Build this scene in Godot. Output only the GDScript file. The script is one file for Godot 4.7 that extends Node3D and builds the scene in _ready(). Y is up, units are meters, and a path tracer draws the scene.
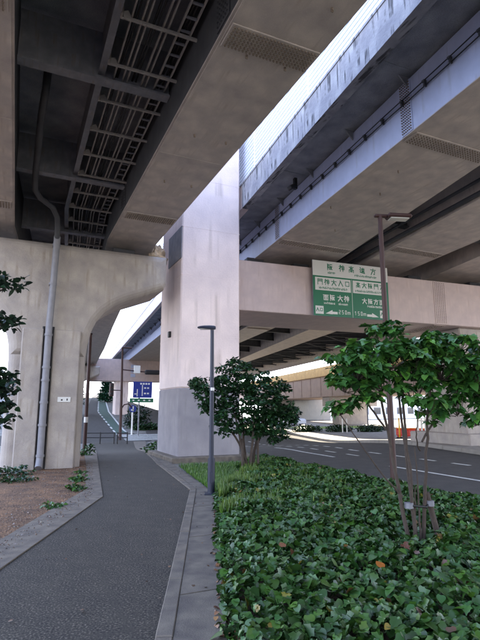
extends Node3D

var M := {}
var rng := RandomNumberGenerator.new()
var taken := {}

# ---------------------------------------------------------------- helpers
func numbered(called: String) -> String:
	var n: int = taken.get(called, 0)
	taken[called] = n + 1
	return called if n == 0 else "%s_%03d" % [called, n]

func tag(o: Node, label: String, category: String, group := "") -> Node:
	o.set_meta("label", label)
	o.set_meta("category", category)
	if group != "":
		o.set_meta("group", group)
	return o

func thing(called: String, label: String, category: String, at := Vector3.ZERO, turn := 0.0, group := "") -> Node3D:
	var o := Node3D.new()
	o.name = numbered(called)
	add_child(o)
	o.position = at
	o.rotation.y = turn
	tag(o, label, category, group)
	return o

func st_new() -> SurfaceTool:
	var st := SurfaceTool.new()
	st.begin(Mesh.PRIMITIVE_TRIANGLES)
	return st

func obj(called: String, st: SurfaceTool, m: Material, parent: Node = null) -> MeshInstance3D:
	return inst(called, st.commit(), m, parent)

func inst(called: String, mesh: Mesh, m: Material, parent: Node = null) -> MeshInstance3D:
	var o := MeshInstance3D.new()
	o.mesh = mesh
	o.material_override = m
	if parent == null:
		o.name = numbered(called)
		add_child(o)
	else:
		o.name = called
		parent.add_child(o, true)
	return o

func struct(called: String, st: SurfaceTool, m: Material) -> MeshInstance3D:
	var o := obj(called, st, m)
	o.set_meta("kind", "structure")
	return o

func tri(st: SurfaceTool, a: Vector3, b: Vector3, c: Vector3, hint: Vector3) -> void:
	var n := (b - a).cross(c - a)
	if n.length_squared() < 1e-14:
		return
	n = n.normalized()
	if n.dot(hint) < 0.0:
		n = -n
		var t := b
		b = c
		c = t
	for v in [a, c, b]:
		st.set_normal(n)
		st.add_vertex(v)

func quad(st: SurfaceTool, a: Vector3, b: Vector3, c: Vector3, d: Vector3, hint: Vector3) -> void:
	tri(st, a, b, c, hint)
	tri(st, a, c, d, hint)

# a box with chamfered edges (ch = 0 for none)
func box(st: SurfaceTool, c: Vector3, s: Vector3, ch := 0.0, b := Basis()) -> void:
	var h := s * 0.5
	if ch <= 0.0:
		for ax in 3:
			for sg in [-1.0, 1.0]:
				var n := Vector3.ZERO
				n[ax] = sg
				var u := Vector3.ZERO
				u[(ax + 1) % 3] = 1
				var w := Vector3.ZERO
				w[(ax + 2) % 3] = 1
				var p := n * h
				quad(st, c + b * (p - u * h - w * h), c + b * (p + u * h - w * h), c + b * (p + u * h + w * h), c + b * (p - u * h + w * h), b * n)
		return
	var k := h - Vector3(ch, ch, ch)
	for ax in 3:
		var a1 := (ax + 1) % 3
		var a2 := (ax + 2) % 3
		for sg in [-1.0, 1.0]:
			var q: Array[Vector3] = []
			for e in [[-1, -1], [1, -1], [1, 1], [-1, 1]]:
				var v := Vector3.ZERO
				v[ax] = sg * h[ax]
				v[a1] = e[0] * k[a1]
				v[a2] = e[1] * k[a2]
				q.append(c + b * v)
			var n := Vector3.ZERO
			n[ax] = sg
			quad(st, q[0], q[1], q[2], q[3], b * n)
		for s1 in [-1.0, 1.0]:
			for s2 in [-1.0, 1.0]:
				var p1 := Vector3.ZERO
				p1[a1] = s1 * h[a1]
				p1[a2] = s2 * k[a2]
				var p2 := Vector3.ZERO
				p2[a1] = s1 * k[a1]
				p2[a2] = s2 * h[a2]
				var d := Vector3.ZERO
				d[ax] = k[ax]
				quad(st, c + b * (p1 - d), c + b * (p1 + d), c + b * (p2 + d), c + b * (p2 - d), b * (p1 + p2))
	for sx in [-1.0, 1.0]:
		for sy in [-1.0, 1.0]:
			for sz in [-1.0, 1.0]:
				var g := Vector3(sx, sy, sz)
				tri(st, c + b * (g * Vector3(h.x, k.y, k.z)), c + b * (g * Vector3(k.x, h.y, k.z)), c + b * (g * Vector3(k.x, k.y, h.z)), b * g)

# rings of points joined; ends closed
func loft(st: SurfaceTool, rings: Array, caps := true) -> void:
	for i in rings.size() - 1:
		var A: Array = rings[i]
		var B: Array = rings[i + 1]
		var n := A.size()
		var mid := Vector3.ZERO
		for v in A:
			mid += v
		mid /= n
		for j in n:
			var a: Vector3 = A[j]
			var b: Vector3 = A[(j + 1) % n]
			var c: Vector3 = B[(j + 1) % n]
			var d: Vector3 = B[j]
			quad(st, a, b, c, d, (a + b) * 0.5 - mid)
	if caps:
		for e in [0, rings.size() - 1]:
			var R: Array = rings[e]
			var other: Array = rings[1 if e == 0 else rings.size() - 2]
			var dir: Vector3 = R[0] - other[0]
			# triangulate in the plane that faces dir
			var zax := dir.normalized()
			var xax := zax.cross(Vector3.UP)
			if xax.length() < 0.01:
				xax = Vector3.RIGHT
			xax = xax.normalized()
			var yax := zax.cross(xax)
			var poly := PackedVector2Array()
			for v in R:
				poly.append(Vector2(v.dot(xax), v.dot(yax)))
			var idx := Geometry2D.triangulate_polygon(poly)
			for t in range(0, idx.size(), 3):
				tri(st, R[idx[t]], R[idx[t + 1]], R[idx[t + 2]], dir)

func tube(st: SurfaceTool, pts: Array, radii: Array, seg := 10, caps := true) -> void:
	var rings := []
	var norms := []
	var ref := Vector3(0.31, 0.17, 0.93)
	for i in pts.size():
		var p: Vector3 = pts[i]
		var d: Vector3 = (pts[min(i + 1, pts.size() - 1)] - pts[max(i - 1, 0)]).normalized()
		var u := d.cross(ref).normalized()
		var w := d.cross(u).normalized()
		ref = -u.cross(d).normalized() if false else ref
		var r: float = radii[min(i, radii.size() - 1)]
		var ring := []
		var nn := []
		for k in seg:
			var a := TAU * k / seg
			var n := u * cos(a) + w * sin(a)
			nn.append(n)
			ring.append(p + n * r)
		rings.append(ring)
		norms.append(nn)
	for i in pts.size() - 1:
		for k in seg:
			var k2 := (k + 1) % seg
			var vs := [rings[i][k], rings[i + 1][k], rings[i + 1][k2], rings[i][k], rings[i + 1][k2], rings[i][k2]]
			var ns := [norms[i][k], norms[i + 1][k], norms[i + 1][k2], norms[i][k], norms[i + 1][k2], norms[i][k2]]
			var a: Vector3 = vs[0]
			var flip: bool = (vs[1] - a).cross(vs[2] - a).dot(ns[0]) > 0.0
			for q in ([0, 2, 1, 3, 5, 4] if flip else [0, 1, 2, 3, 4, 5]):
				st.set_normal(ns[q])
				st.add_vertex(vs[q])
	if caps:
		for e in [0, pts.size() - 1]:
			var dd: Vector3 = pts[e] - pts[1 if e == 0 else pts.size() - 2]
			for k in range(1, seg - 1):
				tri(st, rings[e][0], rings[e][k], rings[e][k + 1], dd)

func bolt(st: SurfaceTool, p: Vector3, n: Vector3, r: float, h: float) -> void:
	var u := n.cross(Vector3(0.3, 0.8, 0.52)).normalized()
	var w := n.cross(u)
	var q: Array[Vector3] = []
	for k in 6:
		q.append((u * cos(TAU * k / 6) + w * sin(TAU * k / 6)) * r)
	for k in 6:
		var a := q[k]
		var b := q[(k + 1) % 6]
		quad(st, p + a, p + b, p + b * 0.85 + n * h, p + a * 0.85 + n * h, a + b)
		tri(st, p + n * h, p + a * 0.85 + n * h, p + b * 0.85 + n * h, n)

# plate with bolts on it: o = centre, u = along rows, w = across, n = outward
func splice(parent: Node, o: Vector3, u: Vector3, w: Vector3, n: Vector3, lu: float, lw: float, nu: int, nw: int, m: Material, mb: Material) -> void:
	var st := st_new()
	box(st, o + n * 0.008, Vector3(lu, lw, 0.022), 0.005, Basis(u, w, n))
	var pl := obj("splice_plate", st, m, parent)
	st = st_new()
	for i in nu:
		for j in nw:
			var off := (i + 0.5) / nu - 0.5
			bolt(st, o + n * 0.018 + u * off * lu * 0.97 + w * ((j + 0.5) / nw - 0.5) * lw * 0.92, n, 0.017, 0.024)
	var b := obj("bolts", st, mb, pl)
	b.set_meta("kind", "stuff")

# ---------------------------------------------------------------- textures
func noise_bytes(sd: int, freq: float, w: int, h: int, oct := 4) -> PackedByteArray:
	var n := FastNoiseLite.new()
	n.seed = sd
	n.noise_type = FastNoiseLite.TYPE_SIMPLEX_SMOOTH
	n.frequency = freq
	n.fractal_octaves = oct
	var im := n.get_seamless_image(w, h)
	im.convert(Image.FORMAT_L8)
	if h != w:
		im.resize(w, w, Image.INTERPOLATE_CUBIC)
	return im.get_data()

# three layers: broad patches, fine grain, vertical weather streaks; amounts are multipliers of brightness
func tex(sd: int, c: Color, patch: float, grain: float, streak: float, tint := Color(0.45, 0.4, 0.34), gf := 0.25, fleck := 0.0, size := 512) -> ImageTexture:
	var A := noise_bytes(sd, 0.008, size, size, 5)
	var G := noise_bytes(sd + 1, gf, size, size, 2)
	var S := noise_bytes(sd + 2, 0.03, size, size / 16, 3)
	var out := PackedByteArray()
	out.resize(size * size * 3)
	for i in size * size:
		var a := A[i] / 255.0 - 0.5
		var g := G[i] / 255.0 - 0.5
		var s := maxf(0.0, S[i] / 255.0 - 0.55) * streak * 2.2 * clampf(0.35 + a * 3.0, 0.0, 1.0)
		var k := 1.0 + a * patch + g * grain + fleck * sm(0.16, 0.30, g) - fleck * 0.4 * sm(0.14, 0.28, -g)
		var f := clampf(s, 0.0, 0.85)
		out[i * 3] = int(clampf(lerpf(c.r * k, tint.r, f), 0, 1) * 255)
		out[i * 3 + 1] = int(clampf(lerpf(c.g * k, tint.g, f), 0, 1) * 255)
		out[i * 3 + 2] = int(clampf(lerpf(c.b * (k - a * patch * 0.15), tint.b, f), 0, 1) * 255)
	var im := Image.create_from_data(size, size, false, Image.FORMAT_RGB8, out)
	im.generate_mipmaps()
	return ImageTexture.create_from_image(im)

func normal_tex(sd: int, freq: float, strength: float) -> ImageTexture:
	var n := FastNoiseLite.new()
	n.seed = sd
	n.frequency = freq
	n.fractal_octaves = 4
	var im := n.get_seamless_image(512, 512)
	im.convert(Image.FORMAT_RGBA8)
	im.bump_map_to_normal_map(strength)
	return ImageTexture.create_from_image(im)

func mat(called: String, t: Texture2D, tile: float, rough := 0.85, nt: Texture2D = null, ns := 0.4, metal := 0.0) -> StandardMaterial3D:
	var m := StandardMaterial3D.new()
	m.albedo_texture = t
	m.uv1_triplanar = true
	m.uv1_world_triplanar = true
	m.uv1_scale = Vector3.ONE / tile
	m.roughness = rough
	m.metallic = metal
	if nt != null:
		m.normal_enabled = true
		m.normal_texture = nt
		m.normal_scale = ns
	M[called] = m
	return m

func flat(called: String, c: Color, rough := 0.6, metal := 0.0) -> StandardMaterial3D:
	var m := StandardMaterial3D.new()
	m.albedo_color = c
	m.roughness = rough
	m.metallic = metal
	M[called] = m
	return m

func materials() -> void:
	var nf := normal_tex(5, 0.12, 2.0)
	var nc := normal_tex(6, 0.05, 3.0)
	mat("concrete", tex(11, Color(0.645, 0.615, 0.585), 0.2, 0.12, 0.5), 3.0, 0.9, nc, 0.35)
	mat("concrete_pale", tex(14, Color(0.895, 0.83, 0.81), 0.12, 0.05, 0.6, Color(0.68, 0.62, 0.59)), 6.0, 0.75, nf, 0.15)
	mat("grey_paint", tex(17, Color(0.565, 0.55, 0.565), 0.14, 0.08, 0.25, Color(0.42, 0.41, 0.4)), 3.0, 0.8, nf, 0.15)
	mat("steel_beige", tex(20, Color(0.69, 0.65, 0.62), 0.2, 0.08, 0.3, Color(0.42, 0.36, 0.32)), 2.5, 0.55, nf, 0.1)
	mat("steel_sky_tint", tex(23, Color(0.67, 0.70, 0.79), 0.10, 0.04, 0.25, Color(0.45, 0.42, 0.42)), 2.5, 0.5, nf, 0.1)  # pale steel with blue skylight mixed into its paint colour
	mat("beam_pink", tex(26, Color(0.74, 0.67, 0.65), 0.10, 0.04, 0.3, Color(0.56, 0.47, 0.42)), 2.6, 0.6, nf, 0.1)
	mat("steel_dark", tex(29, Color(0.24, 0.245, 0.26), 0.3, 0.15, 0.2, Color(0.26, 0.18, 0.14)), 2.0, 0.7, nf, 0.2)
	mat("steel_grey", tex(32, Color(0.47, 0.475, 0.50), 0.25, 0.15, 0.4, Color(0.38, 0.27, 0.2)), 1.5, 0.6, nf, 0.2)
	mat("galvanised", tex(33, Color(0.60, 0.58, 0.56), 0.25, 0.2, 0.5, Color(0.40, 0.28, 0.22)), 1.0, 0.6, nf, 0.2)
	mat("slab", tex(35, Color(0.52, 0.53, 0.56), 0.3, 0.25, 0.0), 3.0, 0.9, nc, 0.3)
	mat("parapet", tex(38, Color(0.60, 0.60, 0.62), 0.3, 0.12, 2.0, Color(0.22, 0.22, 0.235)), 2.4, 0.9, nc, 0.4)
	mat("path", tex(41, Color(0.228, 0.212, 0.19), 0.22, 0.9, 0.0, Color.GRAY, 0.13, 0.6), 1.6, 0.95, nf, 0.2)
	mat("road", tex(44, Color(0.245, 0.235, 0.225), 0.2, 0.6, 0.0, Color.GRAY, 0.18), 2.2, 0.95, nf, 0.7)
	mat("kerb", tex(47, Color(0.41, 0.38, 0.345), 0.4, 0.35, 0.0), 1.3, 0.95, nf, 0.3)
	mat("kerb_b", tex(48, Color(0.40, 0.375, 0.345), 0.35, 0.3, 0.0), 1.3, 0.95, nf, 0.3)
	mat("dirt", tex(50, Color(0.40, 0.295, 0.21), 0.6, 0.6, 0.0, Color.GRAY, 0.15, 0.5), 2.3, 1.0, nc, 1.0)
	mat("ground", tex(51, Color(0.46, 0.45, 0.43), 0.3, 0.3, 0.0), 5.0, 1.0, nc, 0.5)
	mat("soil", tex(53, Color(0.26, 0.20, 0.15), 0.5, 0.7, 0.0), 1.0, 1.0, nc, 1.0)
	mat("bark", tex(56, Color(0.28, 0.245, 0.22), 0.35, 0.4, 1.2, Color(0.22, 0.18, 0.15)), 0.35, 0.95, nc, 0.8)
	mat("ramp_wall", tex(59, Color(0.74, 0.60, 0.38), 0.15, 0.08, 1.4, Color(0.42, 0.33, 0.22)), 4.0, 0.9, nc, 0.3)
	mat("ramp_steel", tex(60, Color(0.56, 0.48, 0.42), 0.15, 0.08, 0.6, Color(0.38, 0.3, 0.24)), 4.0, 0.8, nc, 0.2)
	mat("marking", tex(62, Color(0.80, 0.80, 0.78), 0.2, 0.4, 0.0), 1.0, 0.8)
	mat("lane_green", tex(65, Color(0.25, 0.34, 0.30), 0.2, 0.4, 0.0), 2.0, 0.9)
	mat("paving", tex(68, Color(0.55, 0.53, 0.50), 0.2, 0.3, 0.0), 2.0, 0.95, nf, 0.4)
	mat("pvc", tex(71, Color(0.50, 0.50, 0.52), 0.12, 0.1, 0.4, Color(0.4, 0.38, 0.37)), 1.0, 0.5, nf, 0.15)
	mat("tarp", tex(74, Color(0.74, 0.66, 0.56), 0.5, 0.3, 0.3), 0.6, 0.8, nc, 1.0)
	mat("wall_white", tex(77, Color(0.84, 0.83, 0.80), 0.08, 0.05, 0.3), 5.0, 0.85)
	flat("bolt", Color(0.46, 0.41, 0.36), 0.6, 0.0)
	flat("bolt_pale", Color(0.50, 0.47, 0.44), 0.55, 0.2)
	flat("lamp_blue", Color(0.16, 0.18, 0.24), 0.45, 0.2)
	flat("brown", Color(0.245, 0.155, 0.14), 0.55, 0.1)
	flat("black", Color(0.07, 0.07, 0.075), 0.6)
	flat("cable", Color(0.09, 0.09, 0.10), 0.6)
	flat("white", Color(0.86, 0.86, 0.84), 0.5)
	flat("lens", Color(0.75, 0.75, 0.72), 0.25)
	flat("red_plastic", Color(0.80, 0.16, 0.08), 0.45)
	flat("orange", Color(0.90, 0.42, 0.06), 0.5)
	flat("yellow", Color(0.88, 0.68, 0.10), 0.5)
	flat("sign_blue", Color(0.05, 0.17, 0.52), 0.45)
	flat("sign_green", Color(0.02, 0.38, 0.26), 0.45)
	flat("glass_dark", Color(0.10, 0.12, 0.15), 0.08, 0.0)
	flat("car_white", Color(0.82, 0.84, 0.87), 0.25)
	flat("car_blue", Color(0.28, 0.40, 0.62), 0.25)
	flat("tyre", Color(0.05, 0.05, 0.05), 0.9)
	var b := flat("barrier", Color(0.80, 0.83, 0.89), 0.4)
	b.backlight = Color(0.95, 0.97, 1.0)
	for k in 8:
		var lg := flat("ivy%d" % k, [Color(0.17, 0.30, 0.115), Color(0.195, 0.33, 0.12), Color(0.15, 0.27, 0.11), Color(0.215, 0.34, 0.135), Color(0.23, 0.36, 0.12), Color(0.18, 0.31, 0.145), Color(0.16, 0.28, 0.11), Color(0.205, 0.33, 0.14)][k], 0.36)
		lg.backlight = Color(0.12, 0.2, 0.06)
	for k in 5:
		var lt := flat("fig%d" % k, [Color(0.21, 0.38, 0.16), Color(0.25, 0.43, 0.18), Color(0.18, 0.34, 0.15), Color(0.29, 0.47, 0.19), Color(0.22, 0.40, 0.20)][k], 0.45)
		lt.backlight = Color(0.4, 0.6, 0.2)
	for nm in ["leafy", "leafy_dark"]:
		var lm := flat(nm, Color.WHITE, 0.42)
		lm.vertex_color_use_as_albedo = true
		lm.backlight = Color(0.3, 0.45, 0.15)
	flat("dead_leaf", Color(0.42, 0.27, 0.17), 0.8)
	flat("autumn_leaf", Color(0.55, 0.32, 0.07), 0.6)

# ---------------------------------------------------------------- ground shape
func sm(a: float, b: float, t: float) -> float:
	t = clampf((t - a) / (b - a), 0.0, 1.0)
	return t * t * (3.0 - 2.0 * t)

func yg(z: float, x := 0.0) -> float:
	var y := -0.8 * sm(16.0, 32.0, -z)
	if -z > 37.0:
		var d := minf(-z, 110.0) - 37.0
		y += (0.08 * d - 0.24 * (1.0 - exp(-d / 3.0))) * (1.0 - sm(17.0, 25.0, x))
	return y

func along(poly: Array, z: float) -> float:
	# x of a polyline given as Vector2(x, z), z falling
	for i in poly.size() - 1:
		var a: Vector2 = poly[i]
		var b: Vector2 = poly[i + 1]
		if z <= a.y and z >= b.y:
			return lerpf(a.x, b.x, (a.y - z) / maxf(a.y - b.y, 1e-5))
	return poly[0].x if z > poly[0].y else poly[-1].x

# a sheet between two polylines, following the ground
func sheet(st: SurfaceTool, L: Array, R: Array, z0: float, z1: float, step: float, up: float, cols := 1) -> void:
	var zs := [z0]
	var z := z0 - step
	while z > z1 + 0.01:
		zs.append(z)
		z -= step
	for p in L + R:
		if p.y < z0 - 0.01 and p.y > z1 + 0.01:
			zs.append(p.y)
	zs.append(z1)
	zs.sort()
	for i in zs.size() - 1:
		var za: float = zs[i + 1]
		var zb: float = zs[i]
		if za - zb < 1e-4:
			continue
		for c in cols:
			var f0 := float(c) / cols
			var f1 := float(c + 1) / cols
			var q := []
			for e in [[za, f0], [za, f1], [zb, f1], [zb, f0]]:
				var x := lerpf(along(L, e[0]), along(R, e[0]), e[1])
				q.append(Vector3(x, yg(e[0], x) + up, e[0]))
			quad(st, q[0], q[1], q[2], q[3], Vector3.UP)

func shifted(p: Array, dx: float) -> Array:
	var o := []
	for v in p:
		o.append(v + Vector2(dx, 0))
	return o

# a raised strip with sides
func strip(st: SurfaceTool, L: Array, R: Array, z0: float, z1: float, step: float, h: float) -> void:
	var rings := []
	var z := z0
	var zs := []
	while z > z1 + 0.01:
		zs.append(z)
		z -= step
	for p in L + R:
		if p.y < z0 - 0.01 and p.y > z1 + 0.01:
			zs.append(p.y)
	zs.append(z1)
	zs.sort()
	zs.reverse()
	var last := 1e9
	for q in zs:
		if last - q < 0.02:
			continue
		last = q
		rings.append([Vector3(along(L, q), yg(q) - 0.15, q), Vector3(along(L, q), yg(q) + h, q), Vector3(along(R, q), yg(q) + h, q), Vector3(along(R, q), yg(q) - 0.15, q)])
	loft(st, rings)

# sideways drift of the left viaduct, which bends gently to the right beyond the pillar
var drift := [Vector2(0, 60), Vector2(0, -15), Vector2(0.7, -23), Vector2(1.65, -32), Vector2(3.05, -44), Vector2(4.25, -56), Vector2(5.55, -68), Vector2(7.3, -82), Vector2(9.3, -96)]
var stations := [36.0, 26.0, 16.0, 8.0, 0.0, -8.0, -15.0, -23.0, -32.0, -44.0, -56.0, -68.0, -82.0, -96.0]

func bar(st: SurfaceTool, prof: Array, z0 := 36.0, z1 := -96.0) -> void:
	# cross-section of Vector2(x, y) swept along the left viaduct's line
	var rings := []
	var zs := [z0]
	for q in stations:
		if q < z0 - 0.01 and q > z1 + 0.01:
			zs.append(q)
	zs.append(z1)
	for q in zs:
		var r := []
		for p in prof:
			r.append(Vector3(p.x + along(drift, q), p.y, q))
		rings.append(r)
	loft(st, rings)

func rect(x0: float, x1: float, y0: float, y1: float) -> Array:
	return [Vector2(x0, y0), Vector2(x0, y1), Vector2(x1, y1), Vector2(x1, y0)]

# member between two plan lines (functions of depth), from y0 to y1
func band(st: SurfaceTool, L: Array, R: Array, y0: float, y1: float, z0 := 30.0, z1 := -96.0) -> void:
	var rings := []
	var zs := [z0]
	for q in stations:
		if q < z0 - 0.01 and q > z1 + 0.01:
			zs.append(q)
	zs.append(z1)
	for q in zs:
		rings.append([Vector3(along(L, q), y0, q), Vector3(along(L, q), y1, q), Vector3(along(R, q), y1, q), Vector3(along(R, q), y0, q)])
	loft(st, rings)

func line(x0: float, k: float, lo := -100.0) -> Array:
	return [Vector2(maxf(x0 - 30.0 * k, lo), 30), Vector2(maxf(x0, lo), 0), Vector2(x0 + 96.0 * k, -96)]

# ---------------------------------------------------------------- scene
func _ready() -> void:
	rng.seed = 20240611
	setup_camera_and_light()
	materials()
	print("ground")
	ground_and_roads()
	print("left viaduct")
	left_viaduct()
	print("right viaduct")
	right_viaduct()
	far_structures()
	print("furniture")
	furniture()
	print("plants")
	plants()
	print("done")

func setup_camera_and_light() -> void:
	var cam := Camera3D.new()
	cam.name = "camera"
	add_child(cam)
	cam.position = Vector3(0, 1.6, 0)
	cam.rotation = Vector3(deg_to_rad(10.18), deg_to_rad(-24.32), 0)
	cam.keep_aspect = Camera3D.KEEP_HEIGHT
	cam.fov = rad_to_deg(2.0 * atan(320.0 / 490.0))
	cam.near = 0.05
	cam.far = 2000
	cam.current = true
	var env := Environment.new()
	var sky := Sky.new()
	var sk := ProceduralSkyMaterial.new()
	sk.sky_top_color = Color(0.62, 0.715, 0.905)
	sk.sky_horizon_color = Color(0.95, 0.955, 0.97)
	sk.sky_curve = 0.22
	sk.ground_bottom_color = Color(0.30, 0.29, 0.28)
	sk.ground_horizon_color = Color(0.62, 0.63, 0.64)
	sk.sun_angle_max = 12.0
	sky.sky_material = sk
	env.background_mode = Environment.BG_SKY
	env.sky = sky
	env.background_energy_multiplier = 1.0
	env.tonemap_mode = Environment.TONE_MAPPER_LINEAR
	env.tonemap_exposure = 6.5
	env.sdfgi_enabled = true
	env.ssao_enabled = true
	env.ssil_enabled = true
	var we := WorldEnvironment.new()
	we.name = "world_environment"
	we.environment = env
	add_child(we)
	var sun := DirectionalLight3D.new()
	sun.name = "sun"
	sun.light_energy = 1.5
	sun.light_color = Color(1.0, 0.95, 0.86)
	sun.light_angular_distance = 0.5
	sun.shadow_enabled = true
	add_child(sun)
	sun.look_at_from_position(Vector3.ZERO, Vector3(-0.74, -0.52, 0.42), Vector3.UP)

var pathL := [Vector2(-5.9, 8), Vector2(-0.02, -5.81), Vector2(1.58, -9.59), Vector2(2.16, -13.97), Vector2(2.83, -18.9), Vector2(4.37, -29.5), Vector2(4.9, -36.5)]
var pathR := [Vector2(-3.44, 8), Vector2(1.01, -3.69), Vector2(3.28, -9.67), Vector2(3.86, -14.4), Vector2(4.45, -18), Vector2(7.0, -31.4), Vector2(8.0, -36.5)]
var roadL := [Vector2(7.2, 40), Vector2(7.2, -17), Vector2(9.6, -36.5), Vector2(10.5, -43), Vector2(12.5, -52), Vector2(17.0, -75)]
var roadR := [Vector2(13.6, 40), Vector2(14.0, 0), Vector2(14.8, -12.5), Vector2(16.4, -18.3), Vector2(20.6, -30), Vector2(24.0, -43), Vector2(21, -60), Vector2(22, -75)]

func ground_and_roads() -> void:
	var st := st_new()
	# one sheet to the horizon, finer in z where the ground dips and climbs
	var zs := [400.0, 60.0, 20.0, 0.0]
	for i in 60:
		zs.append(-16.0 - i * 2.0)
	zs.append_array([-200.0, -700.0])
	var xs := [-700.0, -40.0, 0.0, 12.0, 17.0, 18.0, 19.0, 20.0, 21.0, 22.0, 23.0, 24.0, 25.0, 60.0, 700.0]
	for i in zs.size() - 1:
		for j in xs.size() - 1:
			var q := []
			for e in [[i, j], [i, j + 1], [i + 1, j + 1], [i + 1, j]]:
				q.append(Vector3(xs[e[1]], yg(zs[e[0]], xs[e[1]]) - 0.03, zs[e[0]]))
			quad(st, q[0], q[1], q[2], q[3], Vector3.UP)
	struct("ground", st, M.ground)
	st = st_new()
	sheet(st, [Vector2(-14, 8), Vector2(-14, -36)], shifted(pathL, -0.2), 8, -30, 2.0, -0.012)
	struct("dirt", st, M.dirt)
	st = st_new()
	sheet(st, pathL, pathR, 8, -36.5, 2.0, 0.0)
	struct("path", st, M.path)
	# crossing street and the street that climbs beyond it
	st = st_new()
	sheet(st, [Vector2(-60, -30), Vector2(-60, -50)], [Vector2(9.4, -30), Vector2(9.4, -50)], -36.5, -43, 1.0, 0.004)
	struct("crossing_street", st, M.road)
	st = st_new()
	sheet(st, [Vector2(4.6, -43), Vector2(12.4, -92), Vector2(16, -110)], [Vector2(7.9, -43), Vector2(9.46, -64), Vector2(13.6, -92), Vector2(17.5, -110)], -43, -110, 2.0, 0.006)
	struct("climbing_street", st, M.road)
	st = st_new()
	sheet(st, [Vector2(7.9, -43), Vector2(9.46, -64), Vector2(13.6, -92), Vector2(17.5, -110)], [Vector2(8.9, -45), Vector2(10.7, -64), Vector2(14.6, -92), Vector2(18.3, -110)], -43, -110, 2.0, 0.01)
	struct("cycle_lane", st, M.lane_green)
	var dl := [Vector2(7.85, -43), Vector2(9.4, -64), Vector2(13.55, -92)]
	for i in 18:
		st = st_new()
		sheet(st, dl, shifted(dl, 0.16), -41.2 - i * 2.6, -42.7 - i * 2.6, 0.5, 0.016)
		struct("lane_marking", st, M.marking)
	st = st_new()
	var el := [Vector2(8.9, -45), Vector2(10.7, -64), Vector2(14.6, -92)]
	sheet(st, el, shifted(el, 0.18), -44, -90, 2.0, 0.016)
	struct("lane_marking", st, M.marking)
	# main road under the right viaduct
	st = st_new()
	sheet(st, roadL, roadR, 40, -75, 2.0, -0.004, 6)
	struct("road", st, M.road)
	st = st_new()
	sheet(st, roadR, [Vector2(26, 40), Vector2(26, -75)], 40, -75, 2.0, 0.11, 6)
	sheet(st, [Vector2(26, 40), Vector2(26, -75)], [Vector2(120, 40), Vector2(120, -75)], 40, -75, 2.0, 0.11, 1)
	struct("pavement", st, M.paving)
	# kerb stones on the far side
	var kz := 2.0
	var kerb_root := Node3D.new()
	kerb_root.name = "far_kerb"
	kerb_root.set_meta("kind", "structure")
	add_child(kerb_root)
	while kz > -46.0:
		var a := Vector3(along(roadR, kz), yg(kz), kz)
		var b := Vector3(along(roadR, kz - 1.2), yg(kz - 1.2), kz - 1.2)
		st = st_new()
		var d := (b - a)
		var xx := Vector3.UP.cross(d.normalized()).normalized()
		box(st, (a + b) * 0.5 - xx * 0.09 + Vector3(0, 0.05, 0), Vector3(0.18, 0.2, d.length() - 0.015), 0.02, Basis(xx, d.normalized().cross(xx), d.normalized()))
		obj("kerb_stone", st, M.paving, kerb_root)
		kz -= 1.2
	# painted lines: near edge line, two rows of dashes
	st = st_new()
	sheet(st, shifted(roadL, 0.08), shifted(roadL, 0.2), 20, -36, 2.0, 0.004)
	struct("lane_marking", st, M.marking)
	var ln1 := [Vector2(9.3, 20), Vector2(9.5, -8), Vector2(9.75, -16), Vector2(12.5, -33)]
	var ln2 := [Vector2(11.6, 20), Vector2(11.75, -10), Vector2(11.9, -16), Vector2(16.0, -35)]
	for i in 5:
		st = st_new()
		sheet(st, ln1, shifted(ln1, 0.13), 2.0 - i * 8.0, -3.2 - i * 8.0, 1.0, 0.004)
		struct("lane_marking", st, M.marking)
	for i in 26:
		st = st_new()
		sheet(st, ln2, shifted(ln2, 0.15), 0.0 - i * 1.3, -0.65 - i * 1.3, 0.5, 0.004)
		struct("lane_marking", st, M.marking)
	for i in 14:
		st = st_new()
		var o := shifted(ln1, 1.0)
		sheet(st, o, shifted(o, 0.12), -14.0 - i * 1.4, -14.7 - i * 1.4, 0.5, 0.004)
		struct("lane_marking", st, M.marking)
	for i in 5:
		st = st_new()
		var w := [Vector2(7.7 + i * 0.1, -37), Vector2(7.7 + i * 0.1, -43)]
		sheet(st, w, shifted(w, 5.6), -37.6 - i * 0.95, -38.1 - i * 0.95, 0.5, 0.016, 3)
		struct("crossing_stripe", st, M.marking)
	# concrete edging beside the path: a row of narrow kerb stones and a paved margin on the right, a margin on the left
	var edge := Node3D.new()
	edge.name = "path_edging"
	edge.set_meta("kind", "structure")
	add_child(edge)
	var z := 1.2
	var k := 0
	while z > -17.5:
		var a := Vector2(along(pathR, z), z)
		var b2 := Vector2(along(pathR, z - 0.56), z - 0.56)
		for p in pathR:
			if p.y < z - 0.05 and p.y > z - 0.56:
				b2 = p
		var dv := Vector3(b2.x - a.x, 0, b2.y - a.y)
		var dn := dv.normalized()
		var rx := Vector3.UP.cross(dn).normalized()
		st = st_new()
		box(st, Vector3((a.x + b2.x) * 0.5, 0.005 + 0.003 * sin(k * 2.3) - 0.05, (a.y + b2.y) * 0.5) - rx * 0.065, Vector3(0.125, 0.13, dv.length() - 0.008), 0.008, Basis(rx, Vector3.UP, dn))
		obj("kerb_stone", st, [M.kerb, M.kerb_b][k % 2 if k % 5 else 1], edge)
		z = b2.y
		k += 1
	var mr := [Vector2(-3.0, 8), Vector2(1.5, -3.55), Vector2(3.5, -8.75), Vector2(4.2, -13.7), Vector2(4.74, -17), Vector2(7.6, -31), Vector2(8.9, -36.5)]
	var zz := 1.0
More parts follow.
